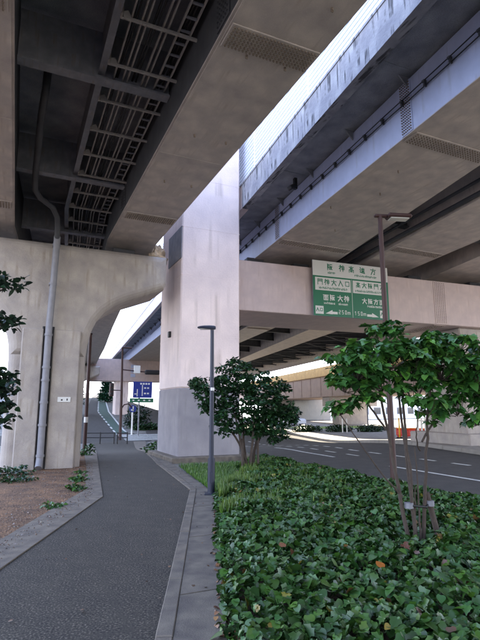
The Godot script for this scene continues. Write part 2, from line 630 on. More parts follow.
	while zz > -17.0:
		st = st_new()
		strip(st, shifted(pathR, 0.14), mr, zz, zz - 1.78, 0.5, 0.012)
		obj("paving_slab", st, M.kerb_b, edge)
		zz -= 1.8
	st = st_new()
	strip(st, pathR, mr, -17.3, -36.4, 1.0, 0.015)
	obj("paved_margin", st, M.kerb, edge)
	var ml := [Vector2(-6.6, 8), Vector2(-0.1, -6.9), Vector2(1.38, -10.49), Vector2(1.85, -14.0), Vector2(2.35, -18.5), Vector2(3.9, -29.5), Vector2(4.4, -36.5)]
	zz = 1.0
	while zz > -35:
		st = st_new()
		strip(st, ml, pathL, zz, zz - 2.985, 0.5, 0.014)
		obj("paving_slab", st, M.kerb, edge)
		zz -= 3.0

# ---------------------------------------------------------------- left viaduct
func inset(poly: Array, d: float) -> Array:
	var out := []
	var n := poly.size()
	for i in n:
		var a: Vector2 = poly[(i + n - 1) % n]
		var b: Vector2 = poly[i]
		var c: Vector2 = poly[(i + 1) % n]
		var n1 := (b - a).normalized().orthogonal()
		var n2 := (c - b).normalized().orthogonal()
		var nn := (n1 + n2).normalized()
		out.append(b + nn * d / maxf(nn.dot(n1), 0.5))
	return out

func hammerhead(label: String, at: Vector3, turn: float) -> Node3D:
	var t := thing("hammerhead_pier", label, "bridge pier", at, turn)
	# outline of the right half, x from the column centre
	var half := [Vector2(3.38, 6.38), Vector2(3.38, 5.5), Vector2(3.3, 5.3), Vector2(2.7, 5.06), Vector2(2.1, 4.82), Vector2(1.75, 4.62), Vector2(1.48, 4.4), Vector2(1.27, 4.12), Vector2(1.14, 3.8), Vector2(1.06, 3.4), Vector2(1.02, 3.0)]
	var poly := []
	for p in half:
		poly.append(p)
	for i in range(half.size() - 1, -1, -1):
		poly.append(Vector2(-half[i].x, half[i].y))
	# which way does orthogonal() point: shrink must reduce the width
	var sgn := 1.0 if absf((inset(poly, 0.1)[0] as Vector2).x) < absf((poly[0] as Vector2).x) else -1.0
	var rings := []
	for e in [[0.0, 0.22], [-0.03, 0.14], [-0.09, 0.07], [-0.17, 0.02], [-0.28, 0.0], [-2.0, 0.0], [-2.12, 0.02], [-2.2, 0.07], [-2.26, 0.14], [-2.3, 0.22]]:
		var r := []
		for p in inset(poly, e[1] * sgn):
			r.append(Vector3(p.x, p.y, e[0]))
		rings.append(r)
	var st := st_new()
	loft(st, rings)
	obj("cap", st, M.concrete, t)
	# column with rounded corners
	st = st_new()
	var cr := []
	for y in [-1.0, 3.05]:
		var r := []
		for q in [[1, 1], [-1, 1], [-1, -1], [1, -1]]:
			for s in 6:
				var a: float = (s / 5.0) * PI / 2 + [0.0, PI / 2, PI, PI * 1.5][[[1, 1], [-1, 1], [-1, -1], [1, -1]].find(q)]
				r.append(Vector3(q[0] * 0.80 + 0.22 * cos(a), y, -1.15 + q[1] * 0.93 + 0.22 * sin(a)))
		cr.append(r)
	loft(st, cr)
	obj("column", st, M.concrete, t)
	# thin concrete facing on the column front, split by the pipe slot
	for e in [[-0.72, -0.17], [0.09, 0.82]]:
		st = st_new()
		box(st, Vector3((e[0] + e[1]) * 0.5, 1.65, 0.055), Vector3(e[1] - e[0], 4.26, 0.15), 0.025)
		obj("facing_panel", st, M.concrete, t)
	return t

func left_viaduct() -> void:
	var p := hammerhead("weathered concrete hammerhead pier carrying the dark viaduct at left", Vector3(0.75, 0, -14.68), 0)
	# pour seams: recessed thin grooves as slim strips proud of the face
	var st := st_new()
	for x in [-1.9, 0.9, 2.2]:
		st = st_new()
		box(st, Vector3(x, 5.75, 0.0), Vector3(0.012, 1.1, 0.008))
		obj("joint_ridge", st, M.concrete, p)
	# bearings under the girders
	for x in [-2.0, 2.1]:
		st = st_new()
		box(st, Vector3(x, 6.52, -1.1), Vector3(0.7, 0.32, 0.7), 0.02)
		obj("bearing", st, M.steel_dark, p)
	var p2 := hammerhead("distant concrete hammerhead pier behind the left pier", Vector3(0.75 + along(drift, -59), 0, -58.0), 0.1)
	for x in [-2.0, 2.1]:
		st = st_new()
		box(st, Vector3(x, 6.52, -1.1), Vector3(0.7, 0.32, 0.7), 0.02)
		obj("bearing", st, M.steel_dark, p2)
	# small white plate with two marks
	var pl := thing("number_plate", "small white plate fixed to the concrete pier front", "plate", Vector3(1.22, 1.83, -14.535))
	st = st_new()
	box(st, Vector3.ZERO, Vector3(0.34, 0.14, 0.012), 0.003)
	obj("plate", st, M.white, pl)
	st = st_new()
	box(st, Vector3(-0.06, -0.01, 0.008), Vector3(0.045, 0.04, 0.004))
	box(st, Vector3(0.08, 0.0, 0.008), Vector3(0.03, 0.06, 0.004))
	obj("print", st, M.black, pl).set_meta("kind", "stuff")
	# drain pipe
	var d := thing("drain_pipe", "grey drain pipe running down the front of the concrete pier", "pipe")
	st = st_new()
	tube(st, [Vector3(0.12, 8.4, -9.3), Vector3(0.10, 7.8, -9.35), Vector3(0.09, 7.68, -9.5), Vector3(0.06, 7.6, -10.2), Vector3(0.04, 7.3, -12.5), Vector3(0.06, 7.2, -13.1), Vector3(0.2, 7.12, -13.4), Vector3(0.55, 7.04, -13.75), Vector3(0.70, 6.9, -14.1), Vector3(0.74, 6.6, -14.34), Vector3(0.75, 6.3, -14.42)], [0.075], 14)
	obj("upper_run", st, M.steel_dark, d)
	st = st_new()
	tube(st, [Vector3(0.75, 6.45, -14.42), Vector3(0.735, 5.2, -14.44), Vector3(0.70, 3.9, -14.45), Vector3(0.70, 0.35, -14.47), Vector3(0.69, 0.2, -14.42), Vector3(0.67, 0.05, -14.3)], [0.092], 16)
	obj("downpipe", st, M.pvc, d)
	for y in [6.2, 5.05, 3.6, 2.7, 2.35, 1.75, 1.15, 0.35]:
		st = st_new()
		var px := 0.70 + 0.05 * clampf((y - 3.9) / 2.5, 0, 1)
		tube(st, [Vector3(px, y - 0.03, -14.45), Vector3(px, y + 0.03, -14.45)], [0.108], 16)
		box(st, Vector3(px, y, -14.56), Vector3(0.2, 0.05, 0.16))
		obj("bracket", st, M.pvc, d)
	# two thin black tubes lining the slot beside the pipe
	for x in [0.585, 0.835]:
		st = st_new()
		tube(st, [Vector3(x - 0.01, 3.85, -14.6), Vector3(x, 2.0, -14.6), Vector3(x - 0.01, 0.0, -14.6)], [0.035], 8)
		obj("cable", st, M.cable, d)

	# superstructure
	var v := thing("viaduct_deck", "dark underside of the viaduct between two beige girders overhead", "viaduct")
	st = st_new()
	bar(st, rect(2.29, 3.74, 6.75, 8.45))
	var mg := obj("girder", st, M.steel_beige, v)
	mg.set_meta("label", "wide beige box girder overhead")
	st = st_new()
	bar(st, rect(-2.1, -0.43, 6.75, 8.45))
	obj("girder", st, M.steel_beige, v)
	st = st_new()
	bar(st, rect(-3.6, 3.78, 8.5, 8.8))
	obj("deck_slab", st, M.slab, v)
	for x in [-3.58, 3.5]:
		st = st_new()
		bar(st, rect(x, x + 0.25, 8.81, 9.6))
		obj("parapet", st, M.parapet, v)
	# bottom flange lips
	for x in [2.29, -0.53]:
		st = st_new()
		bar(st, rect(x - 0.04, x + 0.14, 6.765, 6.80))
		obj("flange", st, M.steel_beige, v)
	# floor beams across
	for i in 18:
		var z := -4.1 - (i - 3) * 4.25
		var dx := along(drift, z)
		st = st_new()
		box(st, Vector3(0.93 + dx, 7.95, z), Vector3(2.66, 1.0, 0.03))
		box(st, Vector3(0.93 + dx, 7.46, z), Vector3(2.66, 0.035, 0.22))
		obj("floor_beam", st, M.steel_grey, v)
	# stringers
	st = st_new()
	bar(st, rect(0.98, 1.0, 7.6, 8.48), 36, -60)
	bar(st, rect(0.93, 1.05, 7.57, 7.598), 36, -60)
	obj("stringer", st, M.steel_grey, v)
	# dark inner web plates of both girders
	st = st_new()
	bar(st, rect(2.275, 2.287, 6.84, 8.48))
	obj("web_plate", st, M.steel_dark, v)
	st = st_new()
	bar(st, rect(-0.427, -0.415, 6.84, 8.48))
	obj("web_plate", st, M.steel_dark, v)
	# cable rack: hangers, runners and a ladder tray
	for x in [1.20, 1.36, 1.44, 1.70, 1.78, 1.95, 2.15]:
		st = st_new()
		bar(st, rect(x, x + 0.022, 7.55, 7.60), 20, -40)
		obj("rack_runner", st, M.galvanised, v)
	st = st_new()
	for i in 150:
		var z := 8.0 - i * 0.3
		box(st, Vector3(2.05 + along(drift, z), 7.575, z), Vector3(0.2, 0.025, 0.04))
	obj("ladder_rungs", st, M.steel_grey, v).set_meta("kind", "stuff")
	for i in 40:
		var z := 8.0 - i * 1.13 - 0.06
		var dx := along(drift, z)
		st = st_new()
		box(st, Vector3(1.67 + dx, 7.52, z), Vector3(1.22, 0.05, 0.045), 0.006)
		box(st, Vector3(1.06 + dx, 7.85, z), Vector3(0.05, 0.72, 0.045), 0.006)
		box(st, Vector3(1.12 + dx, 7.57, z), Vector3(0.14, 0.12, 0.025), 0.0, Basis(Vector3(0, 0, 1), 0.5))
		obj("rack_hanger", st, M.galvanised, v)
	for i in 6:
		var x: float = [1.25, 1.29, 1.56, 1.62, 2.03, 2.09][i]
		st = st_new()
		var r: float = [0.014, 0.016, 0.02, 0.016, 0.02, 0.018][i]
		var pts := []
		for j in 60:
			var z := 8.0 - j * 0.8
			pts.append(Vector3(x + along(drift, z) + 0.012 * sin(j * 1.7 + i), 7.60 + r + 0.012 * sin(j * 2.1 + i), z))
		tube(st, pts, [r], 6)
		obj("rack_cable", st, M.cable, v)
	# bolted splices
	var X := Vector3.RIGHT
	var Z := Vector3(0, 0, 1)
	for z in [1.4, -5.58, -12.66]:
		splice(v, Vector3(3.015, 6.75, z), X, Z, Vector3.DOWN, 1.40, 0.46, 24, 7, M.steel_beige, M.bolt)
		splice(v, Vector3(-1.265, 6.75, z - 0.6), X, Z, Vector3.DOWN, 1.60, 0.46, 24, 7, M.steel_beige, M.bolt)
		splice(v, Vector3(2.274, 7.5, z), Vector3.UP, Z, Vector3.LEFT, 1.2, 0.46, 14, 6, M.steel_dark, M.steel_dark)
	for z in [-2.1, -9.1, -16.2, -23.0]:
		for e in [[3.015, 1.44], [-1.265, 1.64]]:
			st = st_new()
			box(st, Vector3(e[0] + along(drift, z), 6.75, z), Vector3(e[1], 0.012, 0.03), 0.003)
			obj("weld_seam", st, M.steel_beige, v)
	for z in [-4.6, -5.85, -8.2, -10.3]:
		for x in [2.75, 3.4]:
			st = st_new()
			tube(st, [Vector3(x, 6.76, z), Vector3(x, 6.71, z)], [0.02], 8)
			box(st, Vector3(x, 6.705, z), Vector3(0.035, 0.02, 0.016))
			obj("lifting_eye", st, M.bolt, v)
	# crumpled cover wedged behind the cap
	var tp := thing("crumpled_tarpaulin", "crumpled beige sheet between the pier cap and the tall pillar", "tarpaulin", Vector3(4.05, 6.4, -15.9))
	st = st_new()
	var nz := FastNoiseLite.new()
	nz.seed = 3
	nz.frequency = 2.2
	var g := []
	for i in 13:
		var row := []
		for j in 13:
			var th := i / 12.0 * TAU
			var ph := j / 12.0 * PI * 0.5
			var q := Vector3(cos(th) * cos(ph) * 0.34, sin(ph) * 0.62, sin(th) * cos(ph) * 0.5)
			row.append(q * (1.0 + 0.55 * nz.get_noise_3dv(q * 2.0) + 0.25 * nz.get_noise_3dv(q * 6.0 + Vector3(3, 1, 2))))
		g.append(row)
	for i in 12:
		for j in 12:
			quad(st, g[i % 12][j], g[(i + 1) % 12][j], g[(i + 1) % 12][j + 1], g[i % 12][j + 1], g[i % 12][j] + Vector3(0, 0.01, 0))
	obj("sheet", st, M.tarp, tp)

# ---------------------------------------------------------------- right viaduct
func right_viaduct() -> void:
	# pillar, cross beam and far column: one portal frame
	var pf := thing("portal_pier", "tall pale pillar with grey painted foot and long cross beam", "bridge pier", Vector3(4.62, 0, -14.85))
	var st := st_new()
	box(st, Vector3(1.04, 7.62, -1.2), Vector3(2.08, 10.8, 2.4), 0.04)
	obj("pillar", st, M.concrete_pale, pf)
	st = st_new()
	box(st, Vector3(1.04, 0.71, -1.2), Vector3(2.088, 3.02, 2.408), 0.04)
	obj("painted_foot", st, M.grey_paint, pf)
	st = st_new()
	box(st, Vector3(1.1, 0.03, -1.15), Vector3(2.75, 0.22, 3.0), 0.03)
	obj("plinth", st, M.kerb, pf)
	# shallow pour rings round the pillar
	for y in [3.9, 5.9, 7.55, 9.3]:
		st = st_new()
		box(st, Vector3(1.04, y, -1.2), Vector3(2.087, 0.018, 2.407), 0.003)
		obj("pour_ridge", st, M.concrete_pale, pf)
	# thin grey panel added over the darker upper part of the pillar's side
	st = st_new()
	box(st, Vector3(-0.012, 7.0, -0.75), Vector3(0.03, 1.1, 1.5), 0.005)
	obj("side_patch", st, M.steel_grey, pf)
	st = st_new()
	box(st, Vector3(-0.03, 4.05, -1.1), Vector3(0.09, 0.2, 0.16), 0.01)
	obj("junction_box", st, M.black, pf)
	# cross beam turned 4.2 degrees
	var a := deg_to_rad(-4.2)
	var bb := Basis(Vector3.UP, a)
	var o := Vector3(2.06, 0, -0.72)
	st = st_new()
	box(st, o + bb * Vector3(12.2, 5.95, -1.55), Vector3(24.4, 1.86, 3.1), 0.02, bb)
	var beam := obj("cross_beam", st, M.beam_pink, pf)
	splice(beam, o + bb * Vector3(9.3, 5.95, 0), bb * Vector3.UP, bb * Vector3.RIGHT, bb * Vector3(0, 0, 1), 1.8, 0.62, 26, 6, M.beam_pink, M.bolt)
	splice(beam, o + bb * Vector3(9.3, 5.02, -1.55), bb * Vector3(0, 0, 1), bb * Vector3.RIGHT, Vector3.DOWN, 2.9, 0.62, 30, 6, M.beam_pink, M.bolt)
	for x in [3.0, 6.1, 11.6]:
		st = st_new()
		box(st, o + bb * Vector3(x, 5.95, 0.0), Vector3(0.02, 1.84, 0.012), 0, bb)
		obj("weld_seam", st, M.beam_pink, beam)
	st = st_new()
	box(st, o + bb * Vector3(11.8, 2.0, -1.5), Vector3(2.6, 6.03, 2.4), 0.05, bb)
	obj("far_column", st, M.concrete, pf)
	st = st_new()
	box(st, o + bb * Vector3(11.8, 0.15, -1.5), Vector3(3.6, 0.8, 3.6), 0.05, bb)
	obj("far_plinth", st, M.concrete, pf)
	for x in [1.4, 3.4, 6.6, 9.0, 12.5, 14.6]:
		st = st_new()
		box(st, o + bb * Vector3(x, 7.13, -1.5), Vector3(0.7, 0.5, 0.8), 0.02, bb)
		obj("bearing", st, M.steel_dark, pf)

	# superstructure
	var v := thing("viaduct_deck", "wide viaduct with pale girder with blue skylight put into its colour and translucent noise barrier at upper right", "viaduct")
	# outer edge of the deck in plan: straight, heading 5.4 degrees right of the left viaduct
	var E := [Vector2(6.85 - 0.0945 * 75, 60), Vector2(6.85 + 0.0945 * 81, -96)]
	var web := shifted(E, 1.13)
	var dw := Vector3(0.0945, 0, -1).normalized()
	var nw := Vector3(-1, 0, -0.0945).normalized()
	var g1r := line(8.03, 0.19, 8.3)
	st = st_new()
	band(st, web, g1r, 7.36, 8.60)
	obj("girder", st, M.steel_sky_tint, v)  # blue skylight is in the girder colour; the underside plate stays plain beige
	st = st_new()
	band(st, shifted(web, -0.03), shifted(g1r, 0.03), 7.338, 7.358)
	obj("bottom_flange", st, M.steel_beige, v)
	st = st_new()
	band(st, line(10.15, 0.149, 9.8), line(12.95, 0.128, 12.4), 7.4, 8.62, 4.0)
	obj("girder", st, M.steel_beige, v)
	st = st_new()
	band(st, line(13.4, 0.203, 13.2), line(16.6, 0.178, 15.8), 7.4, 8.62, -2.0)
	obj("girder", st, M.steel_beige, v)
	st = st_new()
	band(st, line(22.6, 0.176, 20.0), line(25.0, 0.176, 22.4), 7.4, 8.62, -8.0)
	obj("girder", st, M.steel_beige, v)
	st = st_new()
	var sr := [Vector2(11.0, 60), Vector2(11.0, 30), Vector2(12.5, 6), Vector2(22.0, -3), Vector2(28.3, -12), Vector2(26.2 + 96 * 0.176, -96)]  # slab edge drawn in behind the camera, shaped to let sunlight in
	band(st, shifted(E, 0.06), sr, 8.66, 8.94)
	obj("deck_slab", st, M.slab, v)
	# conduit along the second girder
	for e in [[9.85, 7.52, 0.07], [9.6, 7.75, 0.05]]:
		st = st_new()
		tube(st, [Vector3(e[0], e[1], 5), Vector3(e[0] + 0.149 * 15, e[1], -15), Vector3(e[0] + 0.149 * 50, e[1], -50)], [e[2]], 10)
		obj("conduit", st, M.steel_dark, v)
	# floor beams between the girders
	for i in 17:
		var z := -3.2 - i * 4.6
		if absf(z + 15.5) < 1.6:
			continue
		for e in [[along(g1r, z), 10.15 - 0.149 * z], [12.95 - 0.128 * z, 13.4 - 0.203 * z], [16.6 - 0.178 * z, 22.6 - 0.176 * z]]:
			if e[1] - e[0] < 0.2:
				continue
			st = st_new()
			box(st, Vector3((e[0] + e[1]) * 0.5, 8.2, z), Vector3(e[1] - e[0], 0.86, 0.03))
			box(st, Vector3((e[0] + e[1]) * 0.5, 7.78, z), Vector3(e[1] - e[0], 0.03, 0.26))
			obj("floor_beam", st, M.steel_dark, v)
	# lattice of lateral bracing beyond the beam
	for i in 9:
		var z := -20.0 - i * 4.6
		var x0 := 16.6 - 0.178 * z
		var x1 := 22.6 - 0.176 * (z - 4.6)
		for e in [[x0, z, x1, z - 4.6], [x1, z, x0, z - 4.6]]:
			st = st_new()
			tube(st, [Vector3(e[0], 7.62, e[1]), Vector3(e[2], 7.62, e[3])], [0.07], 6)
			obj("brace", st, M.steel_dark, v)
	# small stiffener brackets where the web meets the overhang
	for i in 30:
		var z := 6.0 - i * 2.2
		var x := along(web, z)
		st = st_new()
		loft(st, [[Vector3(x - 0.26, 8.655, z - 0.015), Vector3(x - 0.004, 8.655, z - 0.015), Vector3(x - 0.004, 8.40, z - 0.015)], [Vector3(x - 0.26, 8.655, z + 0.015), Vector3(x - 0.004, 8.655, z + 0.015), Vector3(x - 0.004, 8.40, z + 0.015)]])
		obj("bracket", st, M.steel_grey, v)
	# joints across the soffit
	for i in 8:
		var z := 3.0 - i * 5.0
		st = st_new()
		box(st, Vector3(along(E, z) + 0.62, 8.655, z), Vector3(0.9, 0.02, 0.03))
		obj("soffit_joint", st, M.slab, v)
	# parapet in concrete lengths
	var zz := 20.0
	while zz > -90:
		st = st_new()
		band(st, shifted(E, 0.0), shifted(E, 0.26), 8.60, 9.47, zz, zz - 4.98)
		obj("parapet", st, M.parapet if zz > -14.0 else M.concrete_pale, v)
		zz -= 5.0
	st = st_new()
	band(st, shifted(E, -0.02), shifted(E, 0.3), 9.472, 9.54, 20, -90)
	obj("coping", st, M.parapet, v)
	# translucent noise barrier: ribbed panels between posts
	var rib := []
	for r in 24:
		rib.append([0.0, 9.55 + r * 0.14])
		rib.append([0.0, 9.55 + r * 0.14 + 0.11])
		rib.append([0.03, 9.55 + r * 0.14 + 0.116])
		rib.append([0.03, 9.55 + r * 0.14 + 0.134])
	for i in 27:
		var za := 18.0 - i * 4.0
		var zb := za - 3.9
		st = st_new()
		for q in rib.size() - 1:
			var e: Array = rib[q]
			var f: Array = rib[q + 1]
			quad(st, Vector3(along(E, za) + 0.1 + e[0], e[1], za), Vector3(along(E, zb) + 0.1 + e[0], e[1], zb), Vector3(along(E, zb) + 0.1 + f[0], f[1], zb), Vector3(along(E, za) + 0.1 + f[0], f[1], za), Vector3.LEFT)
		obj("barrier_panel", st, M.barrier, v)
		st = st_new()
		box(st, Vector3(along(E, zb - 0.05) + 0.16, 11.25, zb - 0.05), Vector3(0.08, 3.4, 0.07), 0.005)
		obj("barrier_post", st, M.steel_sky_tint, v)
	# electric conduit on stand-offs along the web of the first girder
	var cpts := []
	for i in 50:
		var z := 6.0 - i * 1.0
		cpts.append(Vector3(along(web, z) - 0.08, 8.19 - 0.018 * absf(sin(i * PI * 0.72)), z))
	st = st_new()
	tube(st, cpts, [0.013], 6)
	obj("cable", st, M.cable, v)
	st = st_new()
	var c2 := []
	for q in cpts:
		c2.append(q + Vector3(0.04, -0.09, 0))
	tube(st, c2, [0.013], 6)
	obj("cable", st, M.cable, v)
	for i in 56:
		var z := 2.0 - i * 0.72
		st = st_new()
		var cx := along(web, z) - 0.05
		box(st, Vector3(cx, 8.13, z), Vector3(0.08, 0.15, 0.035), 0.006)
		box(st, Vector3(cx - 0.03, 8.16, z), Vector3(0.06, 0.05, 0.07), 0.006)
		obj("cable_clip", st, M.steel_dark, v)
	# a floodlight-like fitting under the overhang
	for z in [-12.2, -27.0]:
		st = st_new()
		var cx := along(E, z) + 0.5
		box(st, Vector3(cx + 0.3, 8.42, z), Vector3(0.10, 0.36, 0.12), 0.01)
		box(st, Vector3(cx + 0.2, 8.3, z), Vector3(0.26, 0.12, 0.22), 0.02, Basis(Vector3(0, 0, 1), 0.5))
		obj("fitting", st, M.black, v)
	# splices
	var X := Vector3.RIGHT
	var Z := Vector3(0, 0, 1)
	for z in [-0.3, -7.3, -14.3]:
		var xl := along(web, z)
		var xr := along(g1r, z)
		splice(v, Vector3((xl + xr) * 0.5, 7.336, z), X, Z, Vector3.DOWN, xr - xl - 0.1, 0.42, 28, 6, M.steel_beige, M.bolt)
		splice(v, Vector3(along(web, z), 7.99, z), Vector3.UP, dw, nw, 1.2, 0.36, 18, 6, M.steel_sky_tint, M.bolt)
	for z in [-6.4, -13.45, -32.0]:
		var x0: float = 10.15 - 0.149 * z
		var x1: float = 12.95 - 0.128 * z
		splice(v, Vector3((x0 + x1) * 0.5, 7.4, z), X, Z, Vector3.DOWN, x1 - x0 - 0.2, 0.45, 26, 6, M.steel_beige, M.bolt)
	for e in [[7.9, -6.0], [8.15, -8.6], [7.9, -11.1], [7.7, -12.0], [8.6, -9.8], [9.1, -12.6], [8.8, -6.2]]:
		st = st_new()
		tube(st, [Vector3(e[0], 7.345, e[1]), Vector3(e[0], 7.29, e[1])], [0.018], 8)
		box(st, Vector3(e[0], 7.28, e[1]), Vector3(0.035, 0.02, 0.016))
		obj("lifting_eye", st, M.bolt, v)

# ---------------------------------------------------------------- far structures
func far_structures() -> void:
	# second portal frame further along
	var z := -60.0
	var t := thing("portal_pier", "distant pale portal pier across the street beyond the pillar", "bridge pier", Vector3(12, 0, z))
	var st := st_new()
	box(st, Vector3(4.5, 6.1, -1.2), Vector3(17.6, 2.65, 2.4), 0.03)
	obj("cross_beam", st, M.beam_pink, t)
	for x in [-0.35, 11.5]:
		st = st_new()
		box(st, Vector3(x, 2.2, -1.2), Vector3(1.5, 5.2, 1.8), 0.04)
		obj("column", st, M.concrete_pale, t)
	for i in 3:
		st = st_new()
		box(st, Vector3(-0.2 + 1.0, 5.5 + i * 0.55, 0.01), Vector3(0.55, 0.4, 0.04), 0.01)
		obj("hatch", st, M.steel_sky_tint, t)
	# low ramp at right with yellowish wall
	var r := thing("ramp_bridge", "low ramp with yellowish stained wall seen beyond the road", "bridge", Vector3(40.0, 0, -60.2), deg_to_rad(-11.4))
	st = st_new()
	box(st, Vector3(4.5, 4.60, 0), Vector3(9.0, 2.9, 110), 0.03)
	obj("girder", st, M.ramp_steel, r)
	for x in [0.0, 9.0]:
		st = st_new()
		box(st, Vector3(x, 6.72, 0), Vector3(0.3, 1.34, 110), 0.02)
		obj("wall", st, M.ramp_wall, r)
	for i in 27:
		st = st_new()
		box(st, Vector3(-0.02, 4.6, 52.0 - i * 4.0), Vector3(0.08, 2.7, 0.07))
		obj("stiffener", st, M.ramp_steel, r)
	for q in [-34.0, 0.0, 34.0]:
		st = st_new()
		box(st, Vector3(4.4, 2.5, q), Vector3(7.4, 1.3, 2.6), 0.04)
		obj("pier_cap", st, M.concrete, r)
		st = st_new()
		box(st, Vector3(4.4, 0.4, q), Vector3(4.6, 3.4, 2.2), 0.05)
		obj("pier", st, M.concrete, r)
	# pale building beyond the ramp
	building("pale building beyond the low ramp at right", Vector3(78, -0.8, -88), 46, 6.5, 12, 0.3, 10, 2)
	building("added pale block unseen behind the camera, bouncing sunlight onto the pillar", Vector3(-4, 0, 46), 70, 22, 12, PI, 14, 7)  # unseen block, added behind the camera to bounce sun onto the pillar

func building(label: String, at: Vector3, w: float, h: float, d: float, turn: float, nx: int, ny: int) -> void:
	var t := thing("building", label, "building", at, turn)
	var st := st_new()
	box(st, Vector3(0, h * 0.5, -d * 0.5), Vector3(w, h, d), 0.05)
	obj("wall", st, M.wall_white, t)
	st = st_new()
	box(st, Vector3(0, h + 0.25, -d * 0.5), Vector3(w + 0.4, 0.5, d + 0.4), 0.05)
	obj("roof", st, M.concrete_pale, t)
	for i in nx:
		for j in ny:
			st = st_new()
			var c := Vector3((i + 0.5) / nx * w - w * 0.5, (j + 0.55) / ny * h, 0.0)
			box(st, c + Vector3(0, 0, -0.02), Vector3(w / nx * 0.62, h / ny * 0.5, 0.1))
			var f := obj("window", st, M.steel_sky_tint, t)
			st = st_new()
			box(st, c + Vector3(0, 0, 0.035), Vector3(w / nx * 0.56, h / ny * 0.44, 0.02))
			obj("pane", st, M.glass_dark, f)

# ---------------------------------------------------------------- street furniture
func furniture() -> void:
	var st := st_new()
	# lamp post beside the path
	var l := thing("lamp_post", "dark blue-grey lamp post with flat head standing at the path bend", "lamp post", Vector3(3.46, 0, -8.97))
	tube(st, [Vector3(0, -0.05, 0), Vector3(0, 0.62, 0), Vector3(0, 0.66, 0), Vector3(0, 0.68, 0)], [0.068, 0.068, 0.066, 0.045], 20)
	obj("base_sleeve", st, M.lamp_blue, l)
	st = st_new()
	tube(st, [Vector3(0, 0.6, 0), Vector3(-0.01, 3.12, 0)], [0.046, 0.036], 20)
	obj("pole", st, M.lamp_blue, l)
	st = st_new()
	var hr := []
	var hd := [[0.06, 0.03, 0.035], [0.03, 0.05, 0.05], [-0.06, 0.075, 0.055], [-0.16, 0.085, 0.05], [-0.25, 0.075, 0.035], [-0.30, 0.04, 0.018]]
	for e in hd:
		var ring := []
		for k in 12:
			var a := TAU * k / 12
			ring.append(Vector3(e[0], 3.16 + 0.10 * -e[0] * 0.3 + maxf(sin(a), -0.5) * e[2], cos(a) * e[1]))
		hr.append(ring)
	loft(st, hr)
	var hdm := obj("lamp_head", st, M.lamp_blue, l)
	st = st_new()
	box(st, Vector3(-0.15, 3.138, 0), Vector3(0.2, 0.012, 0.1), 0.003)
	obj("lens", st, M.lens, hdm)
	l.rotation.y = deg_to_rad(-24)
	st = st_new()
	tube(st, [Vector3(0, 1.93, 0), Vector3(0, 1.99, 0)], [0.044], 20)
	obj("sticker_band", st, M.white, l)
	st = st_new()
	box(st, Vector3(0, 0.02, 0), Vector3(0.24, 0.03, 0.24), 0.006)
	obj("base_plate", st, M.lamp_blue, l)
	st = st_new()
	box(st, Vector3(0, 0.32, 0.066), Vector3(0.06, 0.2, 0.012), 0.004)
	obj("access_door", st, M.lamp_blue, l)

	# tall brown road lamp behind the large-leaved tree
	var b := thing("road_lamp", "tall brown road lamp behind the large-leaved tree", "street lamp", Vector3(6.98, 0, -8.0))
	st = st_new()
	tube(st, [Vector3(0, -0.1, 0), Vector3(0, 1.0, 0), Vector3(0, 5.75, 0)], [0.07, 0.062, 0.048], 16)
	obj("pole", st, M.brown, b)
	st = st_new()
	box(st, Vector3(0.18, 5.74, 0), Vector3(0.62, 0.07, 0.09), 0.02)
	obj("arm", st, M.brown, b)
	st = st_new()
	box(st, Vector3(0.42, 5.74, 0), Vector3(0.55, 0.10, 0.26), 0.035)
	var hd2 := obj("lamp_head", st, M.brown, b)
	st = st_new()
	box(st, Vector3(0.42, 5.685, 0), Vector3(0.42, 0.03, 0.2), 0.01)
	obj("lens", st, M.lens, hd2)
	b.rotation.y = deg_to_rad(-18)

	# green direction sign on the beam
	green_sign()

	# dark pole behind the left pier
	var dp := thing("slim_pole", "slim dark pole rising beside the concrete pier", "pole", Vector3(2.40, yg(-19), -19.0))
	st = st_new()
	tube(st, [Vector3(0, -0.1, 0), Vector3(0, 2.0, 0), Vector3(0, 4.4, 0)], [0.07, 0.065, 0.055], 12)
	obj("pole", st, M.brown, dp)
	st = st_new()
	tube(st, [Vector3(0, 1.15, 0), Vector3(0, 1.35, 0)], [0.072], 12)
	obj("sticker_band", st, M.white, dp)
	st = st_new()
	box(st, Vector3(0, 4.42, 0), Vector3(0.13, 0.06, 0.13), 0.01)
	obj("cap", st, M.brown, dp)

	# low rail fences at the end of the path
	for e in [[4.55, -35.4, 6.3, -34.75, "low dark tubular rail across the left end of the path"], [6.5, -34.6, 7.1, -34.3, "short dark rail beside the signal pole at path end"]]:
		var a := Vector3(e[0], yg(e[1]), e[1])
		var c := Vector3(e[2], yg(e[3]), e[3])
		var f := thing("rail_fence", e[4], "railing", a)
		var dv := c - a
		var n := 3 if dv.length() > 1.0 else 2
		for i in n:
			st = st_new()
			var q := dv * (float(i) / (n - 1))
			tube(st, [q + Vector3(0, -0.1, 0), q + Vector3(0, 0.78, 0)], [0.04], 10)
			obj("post", st, M.black, f)
		for y in [0.72, 0.42]:
			st = st_new()
			tube(st, [Vector3(0, y, 0), dv + Vector3(0, y, 0)], [0.03], 8)
			obj("rail", st, M.black, f)

	# signal pole
	var s := thing("traffic_signal", "brown traffic signal pole with street light on top", "traffic signal", Vector3(7.4, yg(-38.4), -38.4))
	st = st_new()
	tube(st, [Vector3(0, -0.1, 0), Vector3(-0.03, 3.5, 0), Vector3(-0.1, 7.0, 0)], [0.12, 0.1, 0.07], 12)
	obj("pole", st, M.brown, s)
	st = st_new()
	tube(st, [Vector3(0, 3.7, 0), Vector3(-0.7, 3.72, 0.05)], [0.04], 8)
	obj("arm", st, M.brown, s)
	st = st_new()
	box(st, Vector3(-0.8, 3.75, 0.05), Vector3(0.3, 1.0, 0.26), 0.04)
